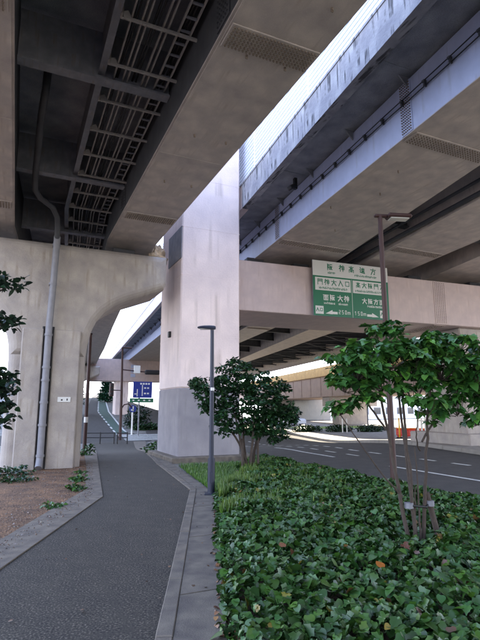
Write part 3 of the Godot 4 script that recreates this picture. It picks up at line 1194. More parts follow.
	var sh := obj("signal_head", st, M.brown, s)
	for i in 3:
		st = st_new()
		tube(st, [Vector3(-0.8, 4.05 - i * 0.3, 0.18), Vector3(-0.8, 4.05 - i * 0.3, 0.30)], [0.115], 12)
		obj("visor", st, M.black, sh)
	st = st_new()
	box(st, Vector3(0.25, 7.02, 0.05), Vector3(0.75, 0.12, 0.3), 0.04)
	obj("lamp_head", st, M.brown, s)
	st = st_new()
	tube(st, [Vector3(0, 2.3, 0), Vector3(0.2, 2.62, 0), Vector3(0.55, 2.7, 0), Vector3(0.8, 2.4, 0)], [0.05], 8)
	obj("bent_arm", st, M.brown, s)
	st = st_new()
	tube(st, [Vector3(0, 5.3, 0), Vector3(1.2, 5.2, 0), Vector3(2.6, 5.15, 0)], [0.05], 8)
	obj("long_arm", st, M.brown, s)
	st = st_new()
	box(st, Vector3(1.1, 5.35, 0), Vector3(0.5, 0.6, 0.12), 0.02)
	obj("camera_box", st, M.white, s)
	st = st_new()
	box(st, Vector3(2.3, 5.15, 0.1), Vector3(1.2, 0.36, 0.3), 0.08)
	obj("side_signal", st, M.black, s)

	# blue direction board
	var bs := thing("direction_sign", "blue direction board with green strip below it on a post", "road sign", Vector3(9.35, yg(-41), -41))
	st = st_new()
	tube(st, [Vector3(0, -0.1, 0), Vector3(0, 3.3, -0.06)], [0.06], 10)
	obj("post", st, M.steel_grey, bs)
	st = st_new()
	box(st, Vector3(0.25, 3.75, 0.02), Vector3(1.6, 1.35, 0.04), 0.008)
	var bd := obj("board", st, M.sign_blue, bs)
	st = st_new()
	box(st, Vector3(0.2, 2.88, 0.02), Vector3(2.0, 0.36, 0.04), 0.008)
	obj("green_board", st, M.sign_green, bs)
	st = st_new()
	box(st, Vector3(0.22, 3.7, 0.045), Vector3(0.07, 0.9, 0.008))
	box(st, Vector3(-0.2, 3.5, 0.045), Vector3(0.07, 0.6, 0.008))
	box(st, Vector3(-0.32, 3.4, 0.045), Vector3(0.25, 0.07, 0.008))
	for i in 4:
		box(st, Vector3(0.1 + i * 0.22, 4.25, 0.045), Vector3(0.15, 0.14, 0.008))
		box(st, Vector3(0.45 + (i % 2) * 0.25, 3.9 - (i / 2) * 0.45, 0.045), Vector3(0.16, 0.12, 0.008))
		box(st, Vector3(-0.5 + i * 0.45, 2.88, 0.045), Vector3(0.16, 0.1, 0.008))
	obj("print", st, M.white, bd).set_meta("kind", "stuff")

	var rs := thing("round_sign", "small round blue sign on a white post by the crossing", "road sign", Vector3(9.0, yg(-41.8), -41.8))
	st = st_new()
	tube(st, [Vector3(0, -0.1, 0), Vector3(0, 2.3, 0)], [0.07], 10)
	obj("post", st, M.white, rs)
	st = st_new()
	tube(st, [Vector3(0, 2.15, 0.08), Vector3(0, 2.15, 0.12)], [0.3], 24)
	var dd := obj("disc", st, M.sign_blue, rs)
	st = st_new()
	box(st, Vector3(0.02, 2.15, 0.125), Vector3(0.1, 0.4, 0.008))
	box(st, Vector3(-0.05, 2.05, 0.125), Vector3(0.22, 0.1, 0.008))
	obj("print", st, M.white, dd).set_meta("kind", "stuff")

	# red and white barriers and a cone at the sunny works beyond the road
	for i in 5:
		var z := -31.0 + i * 1.75
		var x := 28.6 - i * 0.95
		var w := thing("works_barrier", ["red plastic works barrier, farthest from the concrete column", "red plastic works barrier, second farthest from the concrete column", "red plastic works barrier, middle one of the row", "white slatted works barrier next to the red ones", "white slatted works barrier closest to the concrete column"][i], "barrier", Vector3(x, yg(z) + 0.11, z), deg_to_rad(-62), "works barriers beyond the road")
		if i < 3:
			st = st_new()
			box(st, Vector3(0, 0.35, 0), Vector3(1.7, 0.5, 0.2), 0.05)
			obj("panel", st, M.red_plastic, w)
			st = st_new()
			box(st, Vector3(0, 0.66, 0), Vector3(1.7, 0.1, 0.14), 0.03)
			obj("top_rail", st, M.orange, w)
			for q in [-0.6, 0.6]:
				st = st_new()
				box(st, Vector3(q, 0.05, 0), Vector3(0.25, 0.1, 0.4), 0.03)
				obj("foot", st, M.red_plastic, w)
		else:
			for q in 7:
				st = st_new()
				box(st, Vector3(-0.75 + q * 0.25, 0.7, 0), Vector3(0.14, 1.3, 0.03), 0.005)
				obj("slat", st, M.white, w)
			for y in [0.25, 1.15]:
				st = st_new()
				box(st, Vector3(0, y, -0.04), Vector3(1.7, 0.1, 0.04), 0.005)
				obj("rail", st, M.white, w)
	var cn := thing("marker_post", "thin yellow marker post among the red barriers", "post", Vector3(26.6, yg(-29.6) + 0.11, -29.6))
	st = st_new()
	tube(st, [Vector3(0, 0.05, 0), Vector3(0, 1.5, 0)], [0.06, 0.05], 10)
	obj("post", st, M.yellow, cn)
	st = st_new()
	tube(st, [Vector3.ZERO, Vector3(0, 0.07, 0)], [0.25, 0.2], 12)
	obj("foot", st, M.tyre, cn)
	car("white car parked on the sunlit lot beyond the road", Vector3(33.5, yg(-58, 33) + 0.11, -58.0), 1.9, M.car_white)
	# thin grey pole and white marker by the hedge
	var mk := thing("marker_post", "short white marker posts pair beside the roadside hedge", "post", Vector3(28.6, yg(-39.2, 33) + 0.1, -39.2))
	for x in [-0.25, 0.25]:
		st = st_new()
		tube(st, [Vector3(x, 0, 0), Vector3(x, 1.3, 0)], [0.05], 8)
		obj("post", st, M.white, mk)
	var gp := thing("slim_pole", "slim grey pole standing in the far hedge", "pole", Vector3(31.6, yg(-39.5, 33) + 0.1, -39.5))
	st = st_new()
	tube(st, [Vector3.ZERO, Vector3(0, 3.6, 0)], [0.07], 8)
	obj("pole", st, M.steel_grey, gp)

func car(label: String, at: Vector3, turn: float, m: Material) -> void:
	var t := thing("parked_car", label, "car", at, turn)
	var st := st_new()
	var prof := [Vector2(-2.1, 0.3), Vector2(-2.15, 0.7), Vector2(-1.95, 0.9), Vector2(-1.1, 0.98), Vector2(1.7, 0.98), Vector2(2.1, 0.85), Vector2(2.15, 0.35), Vector2(1.9, 0.25), Vector2(-1.9, 0.25)]
	var rings := []
	for e in [[-0.85, 0.94], [-0.8, 1.0], [0.8, 1.0], [0.85, 0.94]]:
		var r := []
		for p in prof:
			r.append(Vector3(p.x * e[1], p.y, e[0]))
		rings.append(r)
	loft(st, rings)
	obj("body", st, m, t)
	st = st_new()
	rings = []
	for e in [[0.97, 1.0], [1.42, 0.72], [1.48, 0.6]]:
		var k: float = e[1]
		rings.append([Vector3(-1.15 * k, e[0], -0.78 * (0.6 + 0.4 * k)), Vector3(1.65 * k, e[0], -0.78 * (0.6 + 0.4 * k)), Vector3(1.65 * k, e[0], 0.78 * (0.6 + 0.4 * k)), Vector3(-1.15 * k, e[0], 0.78 * (0.6 + 0.4 * k))])
	loft(st, rings)
	obj("cabin", st, M.glass_dark, t)
	st = st_new()
	box(st, Vector3(0.15, 1.49, 0), Vector3(1.65, 0.06, 1.3), 0.02)
	obj("roof", st, m, t)
	for x in [-1.3, 1.3]:
		for z in [-0.8, 0.8]:
			st = st_new()
			tube(st, [Vector3(x, 0.32, z - 0.1), Vector3(x, 0.32, z + 0.1)], [0.32], 16)
			var w := obj("wheel", st, M.tyre, t)
			st = st_new()
			tube(st, [Vector3(x, 0.32, z - 0.11), Vector3(x, 0.32, z + 0.11)], [0.19], 12)
			obj("rim", st, M.steel_sky_tint, w)

# ---- sign print
func dab(im: Image, x0: float, y0: float, x1: float, y1: float, w: float, c: Color) -> void:
	var n := int(maxf(absf(x1 - x0), absf(y1 - y0))) + 1
	for i in n + 1:
		var x := lerpf(x0, x1, float(i) / n)
		var y := lerpf(y0, y1, float(i) / n)
		im.fill_rect(Rect2i(int(x - w * 0.5), int(y - w * 0.5), int(maxf(w, 1)), int(maxf(w, 1))), c)

# strokes on a 10 x 10 grid
var glyphs := {
	"阪": [[1, 0, 1, 10], [1, 1, 3, 1], [3, 1, 2, 4], [2, 4, 3, 6], [3, 6, 1, 7], [5, 1, 9, 1], [5, 1, 5, 5], [5, 5, 4, 9], [5, 4, 9, 4], [9, 4, 6, 9], [6, 5, 9, 9]],
	"神": [[2, 0, 3, 1], [0, 2, 4, 2], [4, 2, 0, 6], [2, 4, 2, 10], [5, 2, 9, 2], [5, 2, 5, 7], [9, 2, 9, 7], [5, 4.5, 9, 4.5], [5, 7, 9, 7], [7, 0, 7, 10]],
	"高": [[5, 0, 5, 1], [1, 1.5, 9, 1.5], [3, 3, 7, 3], [3, 3, 3, 4.5], [7, 3, 7, 4.5], [3, 4.5, 7, 4.5], [1, 6, 9, 6], [1, 6, 1, 10], [9, 6, 9, 10], [3.5, 7.5, 6.5, 7.5], [3.5, 7.5, 3.5, 9], [6.5, 7.5, 6.5, 9], [3.5, 9, 6.5, 9]],
	"速": [[1, 0, 2, 1.5], [0, 3.5, 2, 3.5], [2, 3.5, 1, 8], [1, 8, 9.5, 9.5], [3.5, 2, 9, 2], [4, 3.5, 8.5, 3.5], [4, 3.5, 4, 5.5], [8.5, 3.5, 8.5, 5.5], [4, 5.5, 8.5, 5.5], [6.2, 0.5, 6.2, 8.5], [6, 5.5, 3.5, 8], [6.3, 5.5, 9, 8]],
	"方": [[5, 0, 5, 2], [0, 2, 10, 2], [4, 2, 4, 4], [4, 4, 8, 4], [8, 4, 7.5, 9.5], [7.5, 9.5, 6, 9], [4, 4, 1, 10]],
	"面": [[0, 1, 10, 1], [5, 1, 4, 3], [1, 3, 9, 3], [1, 3, 1, 9.5], [9, 3, 9, 9.5], [1, 9.5, 9, 9.5], [3.7, 3, 3.7, 9.5], [6.4, 3, 6.4, 9.5], [3.7, 5, 6.4, 5], [3.7, 7.2, 6.4, 7.2]],
	"大": [[0, 3, 10, 3], [5, 0, 4.5, 5], [4.5, 5, 1, 10], [5, 4, 9.5, 10]],
	"門": [[0.5, 0.5, 0.5, 10], [0.5, 0.5, 4, 0.5], [4, 0.5, 4, 4.5], [0.5, 2.5, 4, 2.5], [0.5, 4.5, 4, 4.5], [6, 0.5, 9.5, 0.5], [6, 0.5, 6, 4.5], [9.5, 0.5, 9.5, 10], [6, 2.5, 9.5, 2.5], [6, 4.5, 9.5, 4.5]],
	"入": [[4, 0.5, 5, 1.5], [5, 1.5, 1, 10], [5, 2, 9.5, 10]],
	"口": [[1.5, 1.5, 8.5, 1.5], [1.5, 1.5, 1.5, 9], [8.5, 1.5, 8.5, 9], [1.5, 9, 8.5, 9]],
	"0": [[3, 0, 7, 0], [3, 0, 3, 10], [7, 0, 7, 10], [3, 10, 7, 10]],
	"1": [[5, 0, 5, 10], [3, 2, 5, 0]],
	"2": [[3, 0, 7, 0], [7, 0, 7, 5], [7, 5, 3, 5], [3, 5, 3, 10], [3, 10, 7, 10]],
	"5": [[7, 0, 3, 0], [3, 0, 3, 5], [3, 5, 7, 5], [7, 5, 7, 10], [7, 10, 3, 10]],
	"m": [[1, 4, 1, 10], [1, 4, 9, 4], [5, 4, 5, 10], [9, 4, 9, 10]],
}

func word(im: Image, s: String, x: float, y: float, size: float, gap: float, w: float, c: Color) -> void:
	for ch in s:
		if glyphs.has(ch):
			for k in glyphs[ch]:
				dab(im, x + k[0] * size / 10, y + k[1] * size / 10, x + k[2] * size / 10, y + k[3] * size / 10, w, c)
		x += size + gap

func scribble(im: Image, x: float, y: float, n: int, h: float, w: float, c: Color, sd: int) -> void:
	# tiny unreadable line of roman letters, as it looks from here
	var r := RandomNumberGenerator.new()
	r.seed = sd
	for i in n:
		var hh := h if r.randf() < 0.35 else h * 0.7
		dab(im, x, y + h - hh, x, y + h, w, c)
		dab(im, x, y + h * (0.3 if r.randf() < 0.5 else 0.9), x + h * 0.45, y + h * 0.6, w, c)
		if r.randf() < 0.6:
			dab(im, x + h * 0.45, y + h * 0.3, x + h * 0.45, y + h, w, c)
		x += h * 0.8

func green_sign() -> void:
	var W := 1024
	var H := 640
	var im := Image.create(W, H, false, Image.FORMAT_RGB8)
	var green := Color(0.0, 0.40, 0.27)
	var white := Color(0.80, 0.80, 0.78)
	im.fill(green)
	im.fill_rect(Rect2i(0, 0, W, 178), white)
	word(im, "阪神", 190, 30, 72, 90, 9, green)
	word(im, "高速方", 480, 30, 72, 80, 9, green)
	scribble(im, 200, 118, 5, 26, 5, green, 3)
	scribble(im, 560, 120, 15, 26, 5, green, 4)
	im.fill_rect(Rect2i(28, 196, 470, 150), white)
	im.fill_rect(Rect2i(528, 196, 470, 150), white)
	word(im, "門神大入口", 60, 214, 66, 24, 8, green)
	word(im, "高大阪門方", 570, 214, 62, 22, 8, green)
	scribble(im, 80, 300, 17, 28, 5, green, 5)
	scribble(im, 560, 300, 20, 28, 5, green, 6)
	word(im, "面阪", 130, 392, 66, 18, 9, white)
	word(im, "大神", 318, 392, 66, 22, 9, white)
	scribble(im, 140, 476, 7, 26, 5, white, 7)
	scribble(im, 330, 476, 6, 26, 5, white, 8)
	word(im, "大阪方面", 650, 400, 62, 18, 8, white)
	scribble(im, 720, 474, 11, 28, 5, white, 9)
	im.fill_rect(Rect2i(511, 190, 5, 450), white)
	# route shields, arrows, distances
	for e in [[24, 0], [890, 1]]:
		im.fill_rect(Rect2i(e[0], 528, 104, 92), white)
		word(im, "入口", e[0] + 8, 550, 40, 8, 7, green)
	for i in 46:
		im.fill_rect(Rect2i(150 + i * 2, 612 - i, 3, int(i * 1.1)), white)
		im.fill_rect(Rect2i(868 - i * 2, 612 - i, 3, int(i * 1.1)), white)
	im.fill_rect(Rect2i(240, 585, 70, 28), white)
	im.fill_rect(Rect2i(708, 585, 70, 28), white)
	word(im, "250m", 318, 564, 40, 1, 6, white)
	word(im, "150m", 532, 564, 40, 1, 6, white)
	im.generate_mipmaps()
	var m := StandardMaterial3D.new()
	m.albedo_texture = ImageTexture.create_from_image(im)
	m.roughness = 0.5
	var a := deg_to_rad(-4.2)
	var t := thing("expressway_sign", "green and white expressway sign hung on the cross beam", "road sign", Vector3(9.88, 5.0, -15.2), a)
	var st := st_new()
	box(st, Vector3(1.68, 1.07, 0), Vector3(3.4, 2.16, 0.05), 0.008)
	obj("board", st, M.steel_grey, t)
	st = st_new()
	for q in [[0, 0], [1, 1], [1, 0], [0, 0], [0, 1], [1, 1]]:
		st.set_normal(Vector3(0, 0, 1))
		st.set_uv(Vector2(q[0], 1.0 - q[1]))
		st.add_vertex(Vector3(-0.01 + q[0] * 3.38, 0.0 + q[1] * 2.14, 0.029))
	obj("sign_face", st, m, t)
	for x in [0.5, 2.9]:
		st = st_new()
		box(st, Vector3(x, 1.2, -0.13), Vector3(0.1, 1.6, 0.2), 0.01)
		obj("mounting_bracket", st, M.steel_grey, t)

# ---------------------------------------------------------------- plants
func leaf_mesh(pts: Array, fold: float, droop: float) -> ArrayMesh:
	# outline in the xy plane with stem at origin pointing +y; folded on the midrib, bent down at the tip
	var st := st_new()
	st.set_smooth_group(0)
	var shape := func(p: Vector2) -> Vector3:
		return Vector3(p.x, p.y, absf(p.x) * fold - droop * p.y * p.y)
	var ctr := Vector2(0, 0.45)
	for i in pts.size() - 1:
		for v in [ctr, pts[i], pts[i + 1]]:
			st.set_color(Color.WHITE)
			st.add_vertex(shape.call(v))
	st.generate_normals()
	return st.commit()

func ivy_mesh(v: int) -> ArrayMesh:
	var o := [Vector2(0, 0.08), Vector2(0.22, -0.06), Vector2(0.34, 0.10), Vector2(0.56, 0.30), Vector2(0.36, 0.46), Vector2(0.34, 0.62), Vector2(0.16, 0.72), Vector2(0, 1.0)]
	if v == 1:
		o = [Vector2(0, 0.05), Vector2(0.30, -0.02), Vector2(0.46, 0.16), Vector2(0.50, 0.36), Vector2(0.40, 0.58), Vector2(0.20, 0.82), Vector2(0, 0.98)]
	if v == 2:
		o = [Vector2(0, 0.1), Vector2(0.20, -0.02), Vector2(0.42, 0.02), Vector2(0.60, 0.38), Vector2(0.38, 0.40), Vector2(0.30, 0.60), Vector2(0.40, 0.78), Vector2(0.14, 0.76), Vector2(0, 1.05)]
	return mirrored(o, [0.25, 0.12, 0.3][v], [0.28, 0.2, 0.15][v])

func mirrored(o: Array, fold: float, droop: float) -> ArrayMesh:
	var pts := []
	for p in o:
		pts.append(p)
	for i in range(o.size() - 2, -1, -1):
		pts.append(Vector2(-o[i].x, o[i].y))
	return leaf_mesh(pts, fold, droop)

func leaf_tf(p: Vector3, size: float, tilt_lo: float, tilt_hi: float) -> Transform3D:
	# the leaf's face (z) looks upward, tipped by a random angle in a random direction
	var az := rng.randf() * TAU
	var tl := deg_to_rad(rng.randf_range(tilt_lo, tilt_hi))
	var n := Vector3(sin(tl) * cos(az), cos(tl), sin(tl) * sin(az))
	var t := Vector3(cos(az), -0.35, sin(az))
	t = (t - n * t.dot(n)).normalized().rotated(n, rng.randf_range(-0.9, 0.9))
	var x := t.cross(n)
	return Transform3D(Basis(x * size, t * size, n * size), p)

func multi(called: String, mesh: Mesh, tfs: Array, cols: Array, m: Material, parent: Node, as_stuff := true) -> MultiMeshInstance3D:
	var mm := MultiMesh.new()
	mm.transform_format = MultiMesh.TRANSFORM_3D
	mm.use_colors = true
	mm.mesh = mesh
	mm.instance_count = tfs.size()
	for i in tfs.size():
		mm.set_instance_transform(i, tfs[i])
		mm.set_instance_color(i, cols[i])
	var o := MultiMeshInstance3D.new()
	o.multimesh = mm
	o.material_override = m
	o.name = called if parent else numbered(called)
	if parent:
		parent.add_child(o, true)
	else:
		add_child(o)
	if as_stuff:
		o.set_meta("kind", "stuff")
	return o

func col(c: Color, vary := 0.3) -> Color:
	var l := c.srgb_to_linear()
	var k := 1.0 + rng.randf_range(-vary, vary)
	return Color(l.r * k * rng.randf_range(0.85, 1.15), l.g * k, l.b * k * rng.randf_range(0.85, 1.15))

func bez(a: Vector3, b: Vector3, c: Vector3, n: int, wob: float) -> Array:
	var o := []
	for i in n + 1:
		var t := float(i) / n
		var p := a * (1 - t) * (1 - t) + b * 2 * t * (1 - t) + c * t * t
		if i > 0 and i < n:
			p += Vector3(rng.randf_range(-wob, wob), 0, rng.randf_range(-wob, wob))
		o.append(p)
	return o

func taper(a: float, b: float, n: int) -> Array:
	var o := []
	for i in n + 1:
		o.append(lerpf(a, b, float(i) / n))
	return o

var bedL := [Vector2(-2.6, 7), Vector2(1.52, -3.55), Vector2(3.52, -8.75), Vector2(3.9, -9.3), Vector2(4.9, -10.8), Vector2(5.6, -12.4), Vector2(6.9, -14.3), Vector2(7.0, -15.5)]

func plants() -> void:
	ivy_bed()
	lawn()
	fig_tree()
	round_tree()
	edge_tree()
	weeds()
	far_plants()

func ivy_bed() -> void:
	var st := st_new()
	sheet(st, shifted(bedL, -0.1), [Vector2(7.1, 7), Vector2(7.1, -15.5)], 5, -15.4, 1.0, -0.006, 4)
	struct("planting_soil", st, M.soil)
	# kerb on the road side
	var kr := Node3D.new()
	kr.name = "bed_kerb"
	kr.set_meta("kind", "structure")
	add_child(kr)
	for i in 20:
		st = st_new()
		box(st, Vector3(7.14, 0.03, 2.0 - i * 0.9), Vector3(0.12, 0.2, 0.885), 0.012)
		obj("kerb_stone", st, M.kerb, kr)
	var t := thing("ivy_bed", "dense bed of dark green ivy between path and road", "ivy", Vector3.ZERO)
	var meshes := [ivy_mesh(0), ivy_mesh(1), ivy_mesh(2)]
	var mound := FastNoiseLite.new()
	mound.seed = 9
	mound.frequency = 0.9
	var tf := [[], [], []]
	var cl := [[], [], []]
	var base := [Color(0.17, 0.30, 0.115), Color(0.195, 0.33, 0.12), Color(0.15, 0.27, 0.11), Color(0.215, 0.34, 0.135), Color(0.18, 0.31, 0.145), Color(0.23, 0.36, 0.12)]
	var near := []
	var n := 0
	while n < 46000:
		var z := -1.0 - pow(rng.randf(), 1.35) * 14.5
		var xl := along(bedL, z)
		var x := rng.randf_range(xl - 0.06, 7.1)
		# thin out behind the camera and close under it
		var depth := x * 0.411 - z * 0.911
		if depth < 2.2:
			n += 1
			continue
		n += 1
		var side := clampf((x - xl) / 0.35, 0.0, 1.0) * clampf((7.12 - x) / 0.2, 0.3, 1.0)
		var bare := Vector2(x - 4.25, z + 4.6).length()
		if bare < 0.35 and rng.randf() < 0.75:
			continue
		var top := (0.10 + 0.17 * side) * (0.8 + 0.5 * mound.get_noise_2d(x, z)) + 0.05 * mound.get_noise_2d(x * 4, z * 4)
		var y := top * (1.0 - 0.6 * pow(rng.randf(), 1.6))
		var size := rng.randf_range(0.065, 0.125) * (0.85 + 0.3 * mound.get_noise_2d(x * 0.6 + 40, z * 0.6))
		if rng.randf() < 0.12:
			size *= 1.3
		var k := rng.randi() % 3
		var q := leaf_tf(Vector3(x, maxf(y, 0.02), z), size, 5, 62)
		var c := col(base[rng.randi() % 6], 0.34)
		if rng.randf() < 0.02:
			c = col([Color(0.40, 0.30, 0.17), Color(0.46, 0.42, 0.16), Color(0.33, 0.22, 0.15)][rng.randi() % 3], 0.2)
		if depth > 3.2 and depth < 5.6 and y > top * 0.85 and size > 0.10 and near.size() < 300 and rng.randf() < 0.8:
			near.append([k, q])
			continue
		tf[k].append(q)
		cl[k].append(c)
	for k in 3:
		multi("foliage", meshes[k], tf[k], cl[k], M.leafy, t)
	for e in near:
		var o := inst("leaf", meshes[e[0]], M["ivy%d" % (rng.randi() % 8)], t)
		o.transform = e[1]
	# fallen leaves and bare vines
	var dead := [[3.0, 0.12, -3.9, "autumn_leaf"], [2.1, 0.2, -4.6, "dead_leaf"], [2.55, 0.2, -4.2, "dead_leaf"], [3.9, 0.22, -3.9, "dead_leaf"]]
	var ltf := []
	var lc := []
	for i in 420:
		var z := rng.randf_range(-9.5, -2.5)
		var x := along(bedL, z) + rng.randf_range(-0.12, 0.10)
		if i % 3 == 0:
			var a := rng.randf() * TAU
			x = 4.25 + cos(a) * rng.randf() * 0.45
			z = -4.6 + sin(a) * rng.randf() * 0.4
		ltf.append(leaf_tf(Vector3(x, 0.015 + rng.randf() * 0.02, z), rng.randf_range(0.02, 0.06), 0, 35))
		lc.append(col([Color(0.45, 0.30, 0.2), Color(0.38, 0.26, 0.18), Color(0.52, 0.38, 0.26)][i % 3], 0.3))
	var lt := multi("leaf_litter", meshes[1], ltf, lc, M.leafy, null)
	tag(lt, "dry brown leaf litter along the ivy edge and tree foot", "leaf litter")
	var dn := 0
	for e in [[2.98, 0.25, -3.62, "autumn_leaf", "orange fallen leaf lying on the ivy", 0.085], [2.42, 0.30, -4.35, "dead_leaf", "pinkish brown fallen leaf lying on the ivy", 0.075]]:
		var o := inst("fallen_leaf", meshes[1], M[e[3]])
		o.transform = Transform3D(Basis(Vector3.RIGHT, -1.0).scaled(Vector3.ONE * e[5]), Vector3(e[0], e[1], e[2]))
		tag(o, e[4], "leaf")
		dn += 1

func lawn() -> void:
	# low bright ground cover between the lamp and the pillar
	var blade := st_new()
	for s in 3:
		var a := s * 2.1
		var d := Vector3(cos(a), 0, sin(a))
		var p := d.cross(Vector3.UP) * 0.07
		for v in [d * 0.05 - p, d * 0.05 + p, d * 0.35 + Vector3(0, 1, 0)]:
			blade.set_color(Color.WHITE)
			blade.add_vertex(v)
	blade.generate_normals()
	var bm := blade.commit()
	var tf := []
	var cl := []
	var clump := FastNoiseLite.new()
	clump.seed = 21
	clump.frequency = 0.55
	for i in 5200:
		# weeds growing through the ivy in ragged clumps
		var z := rng.randf_range(-12.8, -6.8)
		var x := along(bedL, z) + pow(rng.randf(), 1.7) * 2.6
		var s := rng.randf_range(0.07, 0.17)
		if x > 6.8 or clump.get_noise_2d(x * 2.0, z * 2.0) < 0.02:
			continue
		tf.append(Transform3D(Basis(Vector3.UP, rng.randf() * TAU).scaled(Vector3(s * 0.9, s, s * 0.9)), Vector3(x, 0.13, z)))
		cl.append(col([Color(0.30, 0.42, 0.14), Color(0.24, 0.37, 0.13), Color(0.37, 0.46, 0.17)][i % 3], 0.3))
	for i in 9000:
		var z := rng.randf_range(-14.6, -8.9)
		var xl := along([Vector2(3.5, -8.75), Vector2(4.25, -13.7), Vector2(4.4, -14.6)], z) + 0.05
		var xr := along(bedL, z) + 0.5
		if xr < xl:
			continue
		var x := rng.randf_range(xl, xr)
		if x > 4.3 and x < 7 and z < -13.7:
			continue
		var s := rng.randf_range(0.05, 0.13)
		tf.append(Transform3D(Basis(Vector3.UP, rng.randf() * TAU).scaled(Vector3(s * 1.2, s, s * 1.2)), Vector3(x, -0.015, z)))
		cl.append(col([Color(0.30, 0.44, 0.16), Color(0.24, 0.38, 0.15), Color(0.36, 0.48, 0.2)][i % 3], 0.3))
	var o := multi("grass", bm, tf, cl, M.leafy, null)
	tag(o, "short bright green grass between lamp post and pillar", "grass")

func fig_tree() -> void:
	var base := Vector3(4.25, 0, -4.62)
	var t := thing("large_leaved_tree", "multi-stemmed young tree with broad lobed leaves in the ivy", "tree", base)
	# stems: base offset, bend, tip (relative to base)
	var stems := [
		[Vector3(0.0, 0, 0), Vector3(-0.18, 0.85, 0.0), Vector3(-0.42, 1.85, 0.05), 0.032, 0.016],
		[Vector3(0.04, 0, 0.03), Vector3(-0.05, 0.9, 0.05), Vector3(-0.12, 2.05, 0.1), 0.030, 0.014],
		[Vector3(0.10, 0, -0.02), Vector3(0.04, 0.9, -0.05), Vector3(0.02, 2.1, -0.15), 0.028, 0.014],
		[Vector3(0.14, 0, 0.02), Vector3(0.18, 0.8, 0.02), Vector3(0.48, 2.0, 0.0), 0.030, 0.015],
		[Vector3(-0.11, 0.60, 0.0), Vector3(-0.45, 0.85, 0.05), Vector3(-1.02, 1.55, 0.1), 0.014, 0.007],
		[Vector3(-0.32, 1.35, 0.03), Vector3(-0.62, 1.75, 0.0), Vector3(-0.92, 1.95, 0.1), 0.016, 0.008],
		[Vector3(0.24, 1.2, 0.0), Vector3(0.7, 1.8, 0.05), Vector3(1.05, 2.0, 0.15), 0.016, 0.008],
		[Vector3(0.07, 0, 0.05), Vector3(0.10, 0.5, 0.06), Vector3(0.04, 1.15, 0.08), 0.016, 0.008],
		[Vector3(-0.03, 0, 0.04), Vector3(0.0, 0.3, 0.06), Vector3(0.05, 0.7, 0.05), 0.014, 0.008],
		[Vector3(0.2, 1.1, 0.0), Vector3(0.02, 1.2, 0.1), Vector3(-0.08, 1.55, 0.3), 0.012, 0.006]]
	var st: SurfaceTool
	for e in stems:
		st = st_new()
		tube(st, bez(e[0] - Vector3(0, 0.08 if e[0].y == 0 else 0.0, 0), e[1], e[2], 12, minf(0.02, e[3] * 0.5)), taper(e[3] * 0.85, e[4] * 0.8, 12), 9)
		obj("stem", st, M.bark, t)
	# tied support stake
	var sk := thing("support_stake", "wooden support stake leaning beside the young tree", "stake", Vector3(4.62, 0, -4.55))
	st = st_new()
	tube(st, [Vector3(0.02, -0.1, 0), Vector3(-0.12, 0.62, -0.06)], [0.035, 0.033], 10)
	obj("stake", st, M.bark, sk)
	st = st_new()
	tube(st, [Vector3(-0.1, 0.5, -0.05), Vector3(-0.2, 0.47, 0.0), Vector3(-0.4, 0.5, 0.0)], [0.012], 6)
	obj("tie", st, M.black, sk)
	for x in [-0.1, -0.42]:
		st = st_new()
		tube(st, [Vector3(x, 0.47, -0.04), Vector3(x, 0.53, -0.04)], [0.052], 10)
		obj("padding", st, M.steel_grey, sk)
	# crown
	var cr := Node3D.new()
	cr.name = "crown"
	t.add_child(cr)
	var twig_st := st_new()
	var o := [Vector2(0, 0.06), Vector2(0.20, -0.04), Vector2(0.40, 0.06), Vector2(0.56, 0.30), Vector2(0.40, 0.38), Vector2(0.34, 0.52), Vector2(0.36, 0.74), Vector2(0.16, 0.72), Vector2(0, 1.05)]
	var o2 := [Vector2(0, 0.05), Vector2(0.24, -0.02), Vector2(0.44, 0.18), Vector2(0.46, 0.42), Vector2(0.32, 0.70), Vector2(0, 1.05)]
	var ms := [mirrored(o, 0.22, 0.25), mirrored(o2, 0.18, 0.3)]
	# clumps: centre relative to base, radii, number of leaf whorls
	var clumps := [
		[Vector3(-0.75, 2.12, 0.1), Vector3(0.42, 0.25, 0.40), 44], [Vector3(-0.3, 2.26, 0.05), Vector3(0.46, 0.28, 0.42), 52],
		[Vector3(0.15, 2.2, 0.0), Vector3(0.46, 0.30, 0.42), 52], [Vector3(0.6, 2.2, 0.0), Vector3(0.44, 0.30, 0.42), 46],
		[Vector3(1.05, 2.1, 0.1), Vector3(0.46, 0.36, 0.42), 48], [Vector3(1.28, 1.85, 0.15), Vector3(0.36, 0.32, 0.36), 28],
		[Vector3(-0.22, 2.58, -0.05), Vector3(0.24, 0.10, 0.2), 12], [Vector3(0.5, 2.44, -0.1), Vector3(0.3, 0.14, 0.25), 14],
		[Vector3(-0.05, 1.86, 0.2), Vector3(0.30, 0.22, 0.25), 18], [Vector3(0.75, 1.72, 0.1), Vector3(0.28, 0.26, 0.25), 16],
		[Vector3(-1.02, 1.62, 0.1), Vector3(0.20, 0.12, 0.15), 8], [Vector3(-0.92, 1.9, 0.1), Vector3(0.28, 0.16, 0.28), 14], [Vector3(0.42, 1.62, 0.12), Vector3(0.22, 0.20, 0.2), 8], [Vector3(-0.5, 1.93, 0.2), Vector3(0.32, 0.15, 0.25), 14],
		[Vector3(0.9, 2.45, 0.05), Vector3(0.35, 0.16, 0.3), 16], [Vector3(1.5, 2.2, 0.1), Vector3(0.3, 0.3, 0.3), 20], [Vector3(1.0, 1.52, 0.15), Vector3(0.2, 0.16, 0.2), 9], [Vector3(0.12, 1.66, 0.25), Vector3(0.16, 0.16, 0.18), 7], [Vector3(-0.72, 1.78, 0.2), Vector3(0.2, 0.12, 0.2), 7]]
	var count := 0
	var tf := [[], []]
	var cl := [[], []]
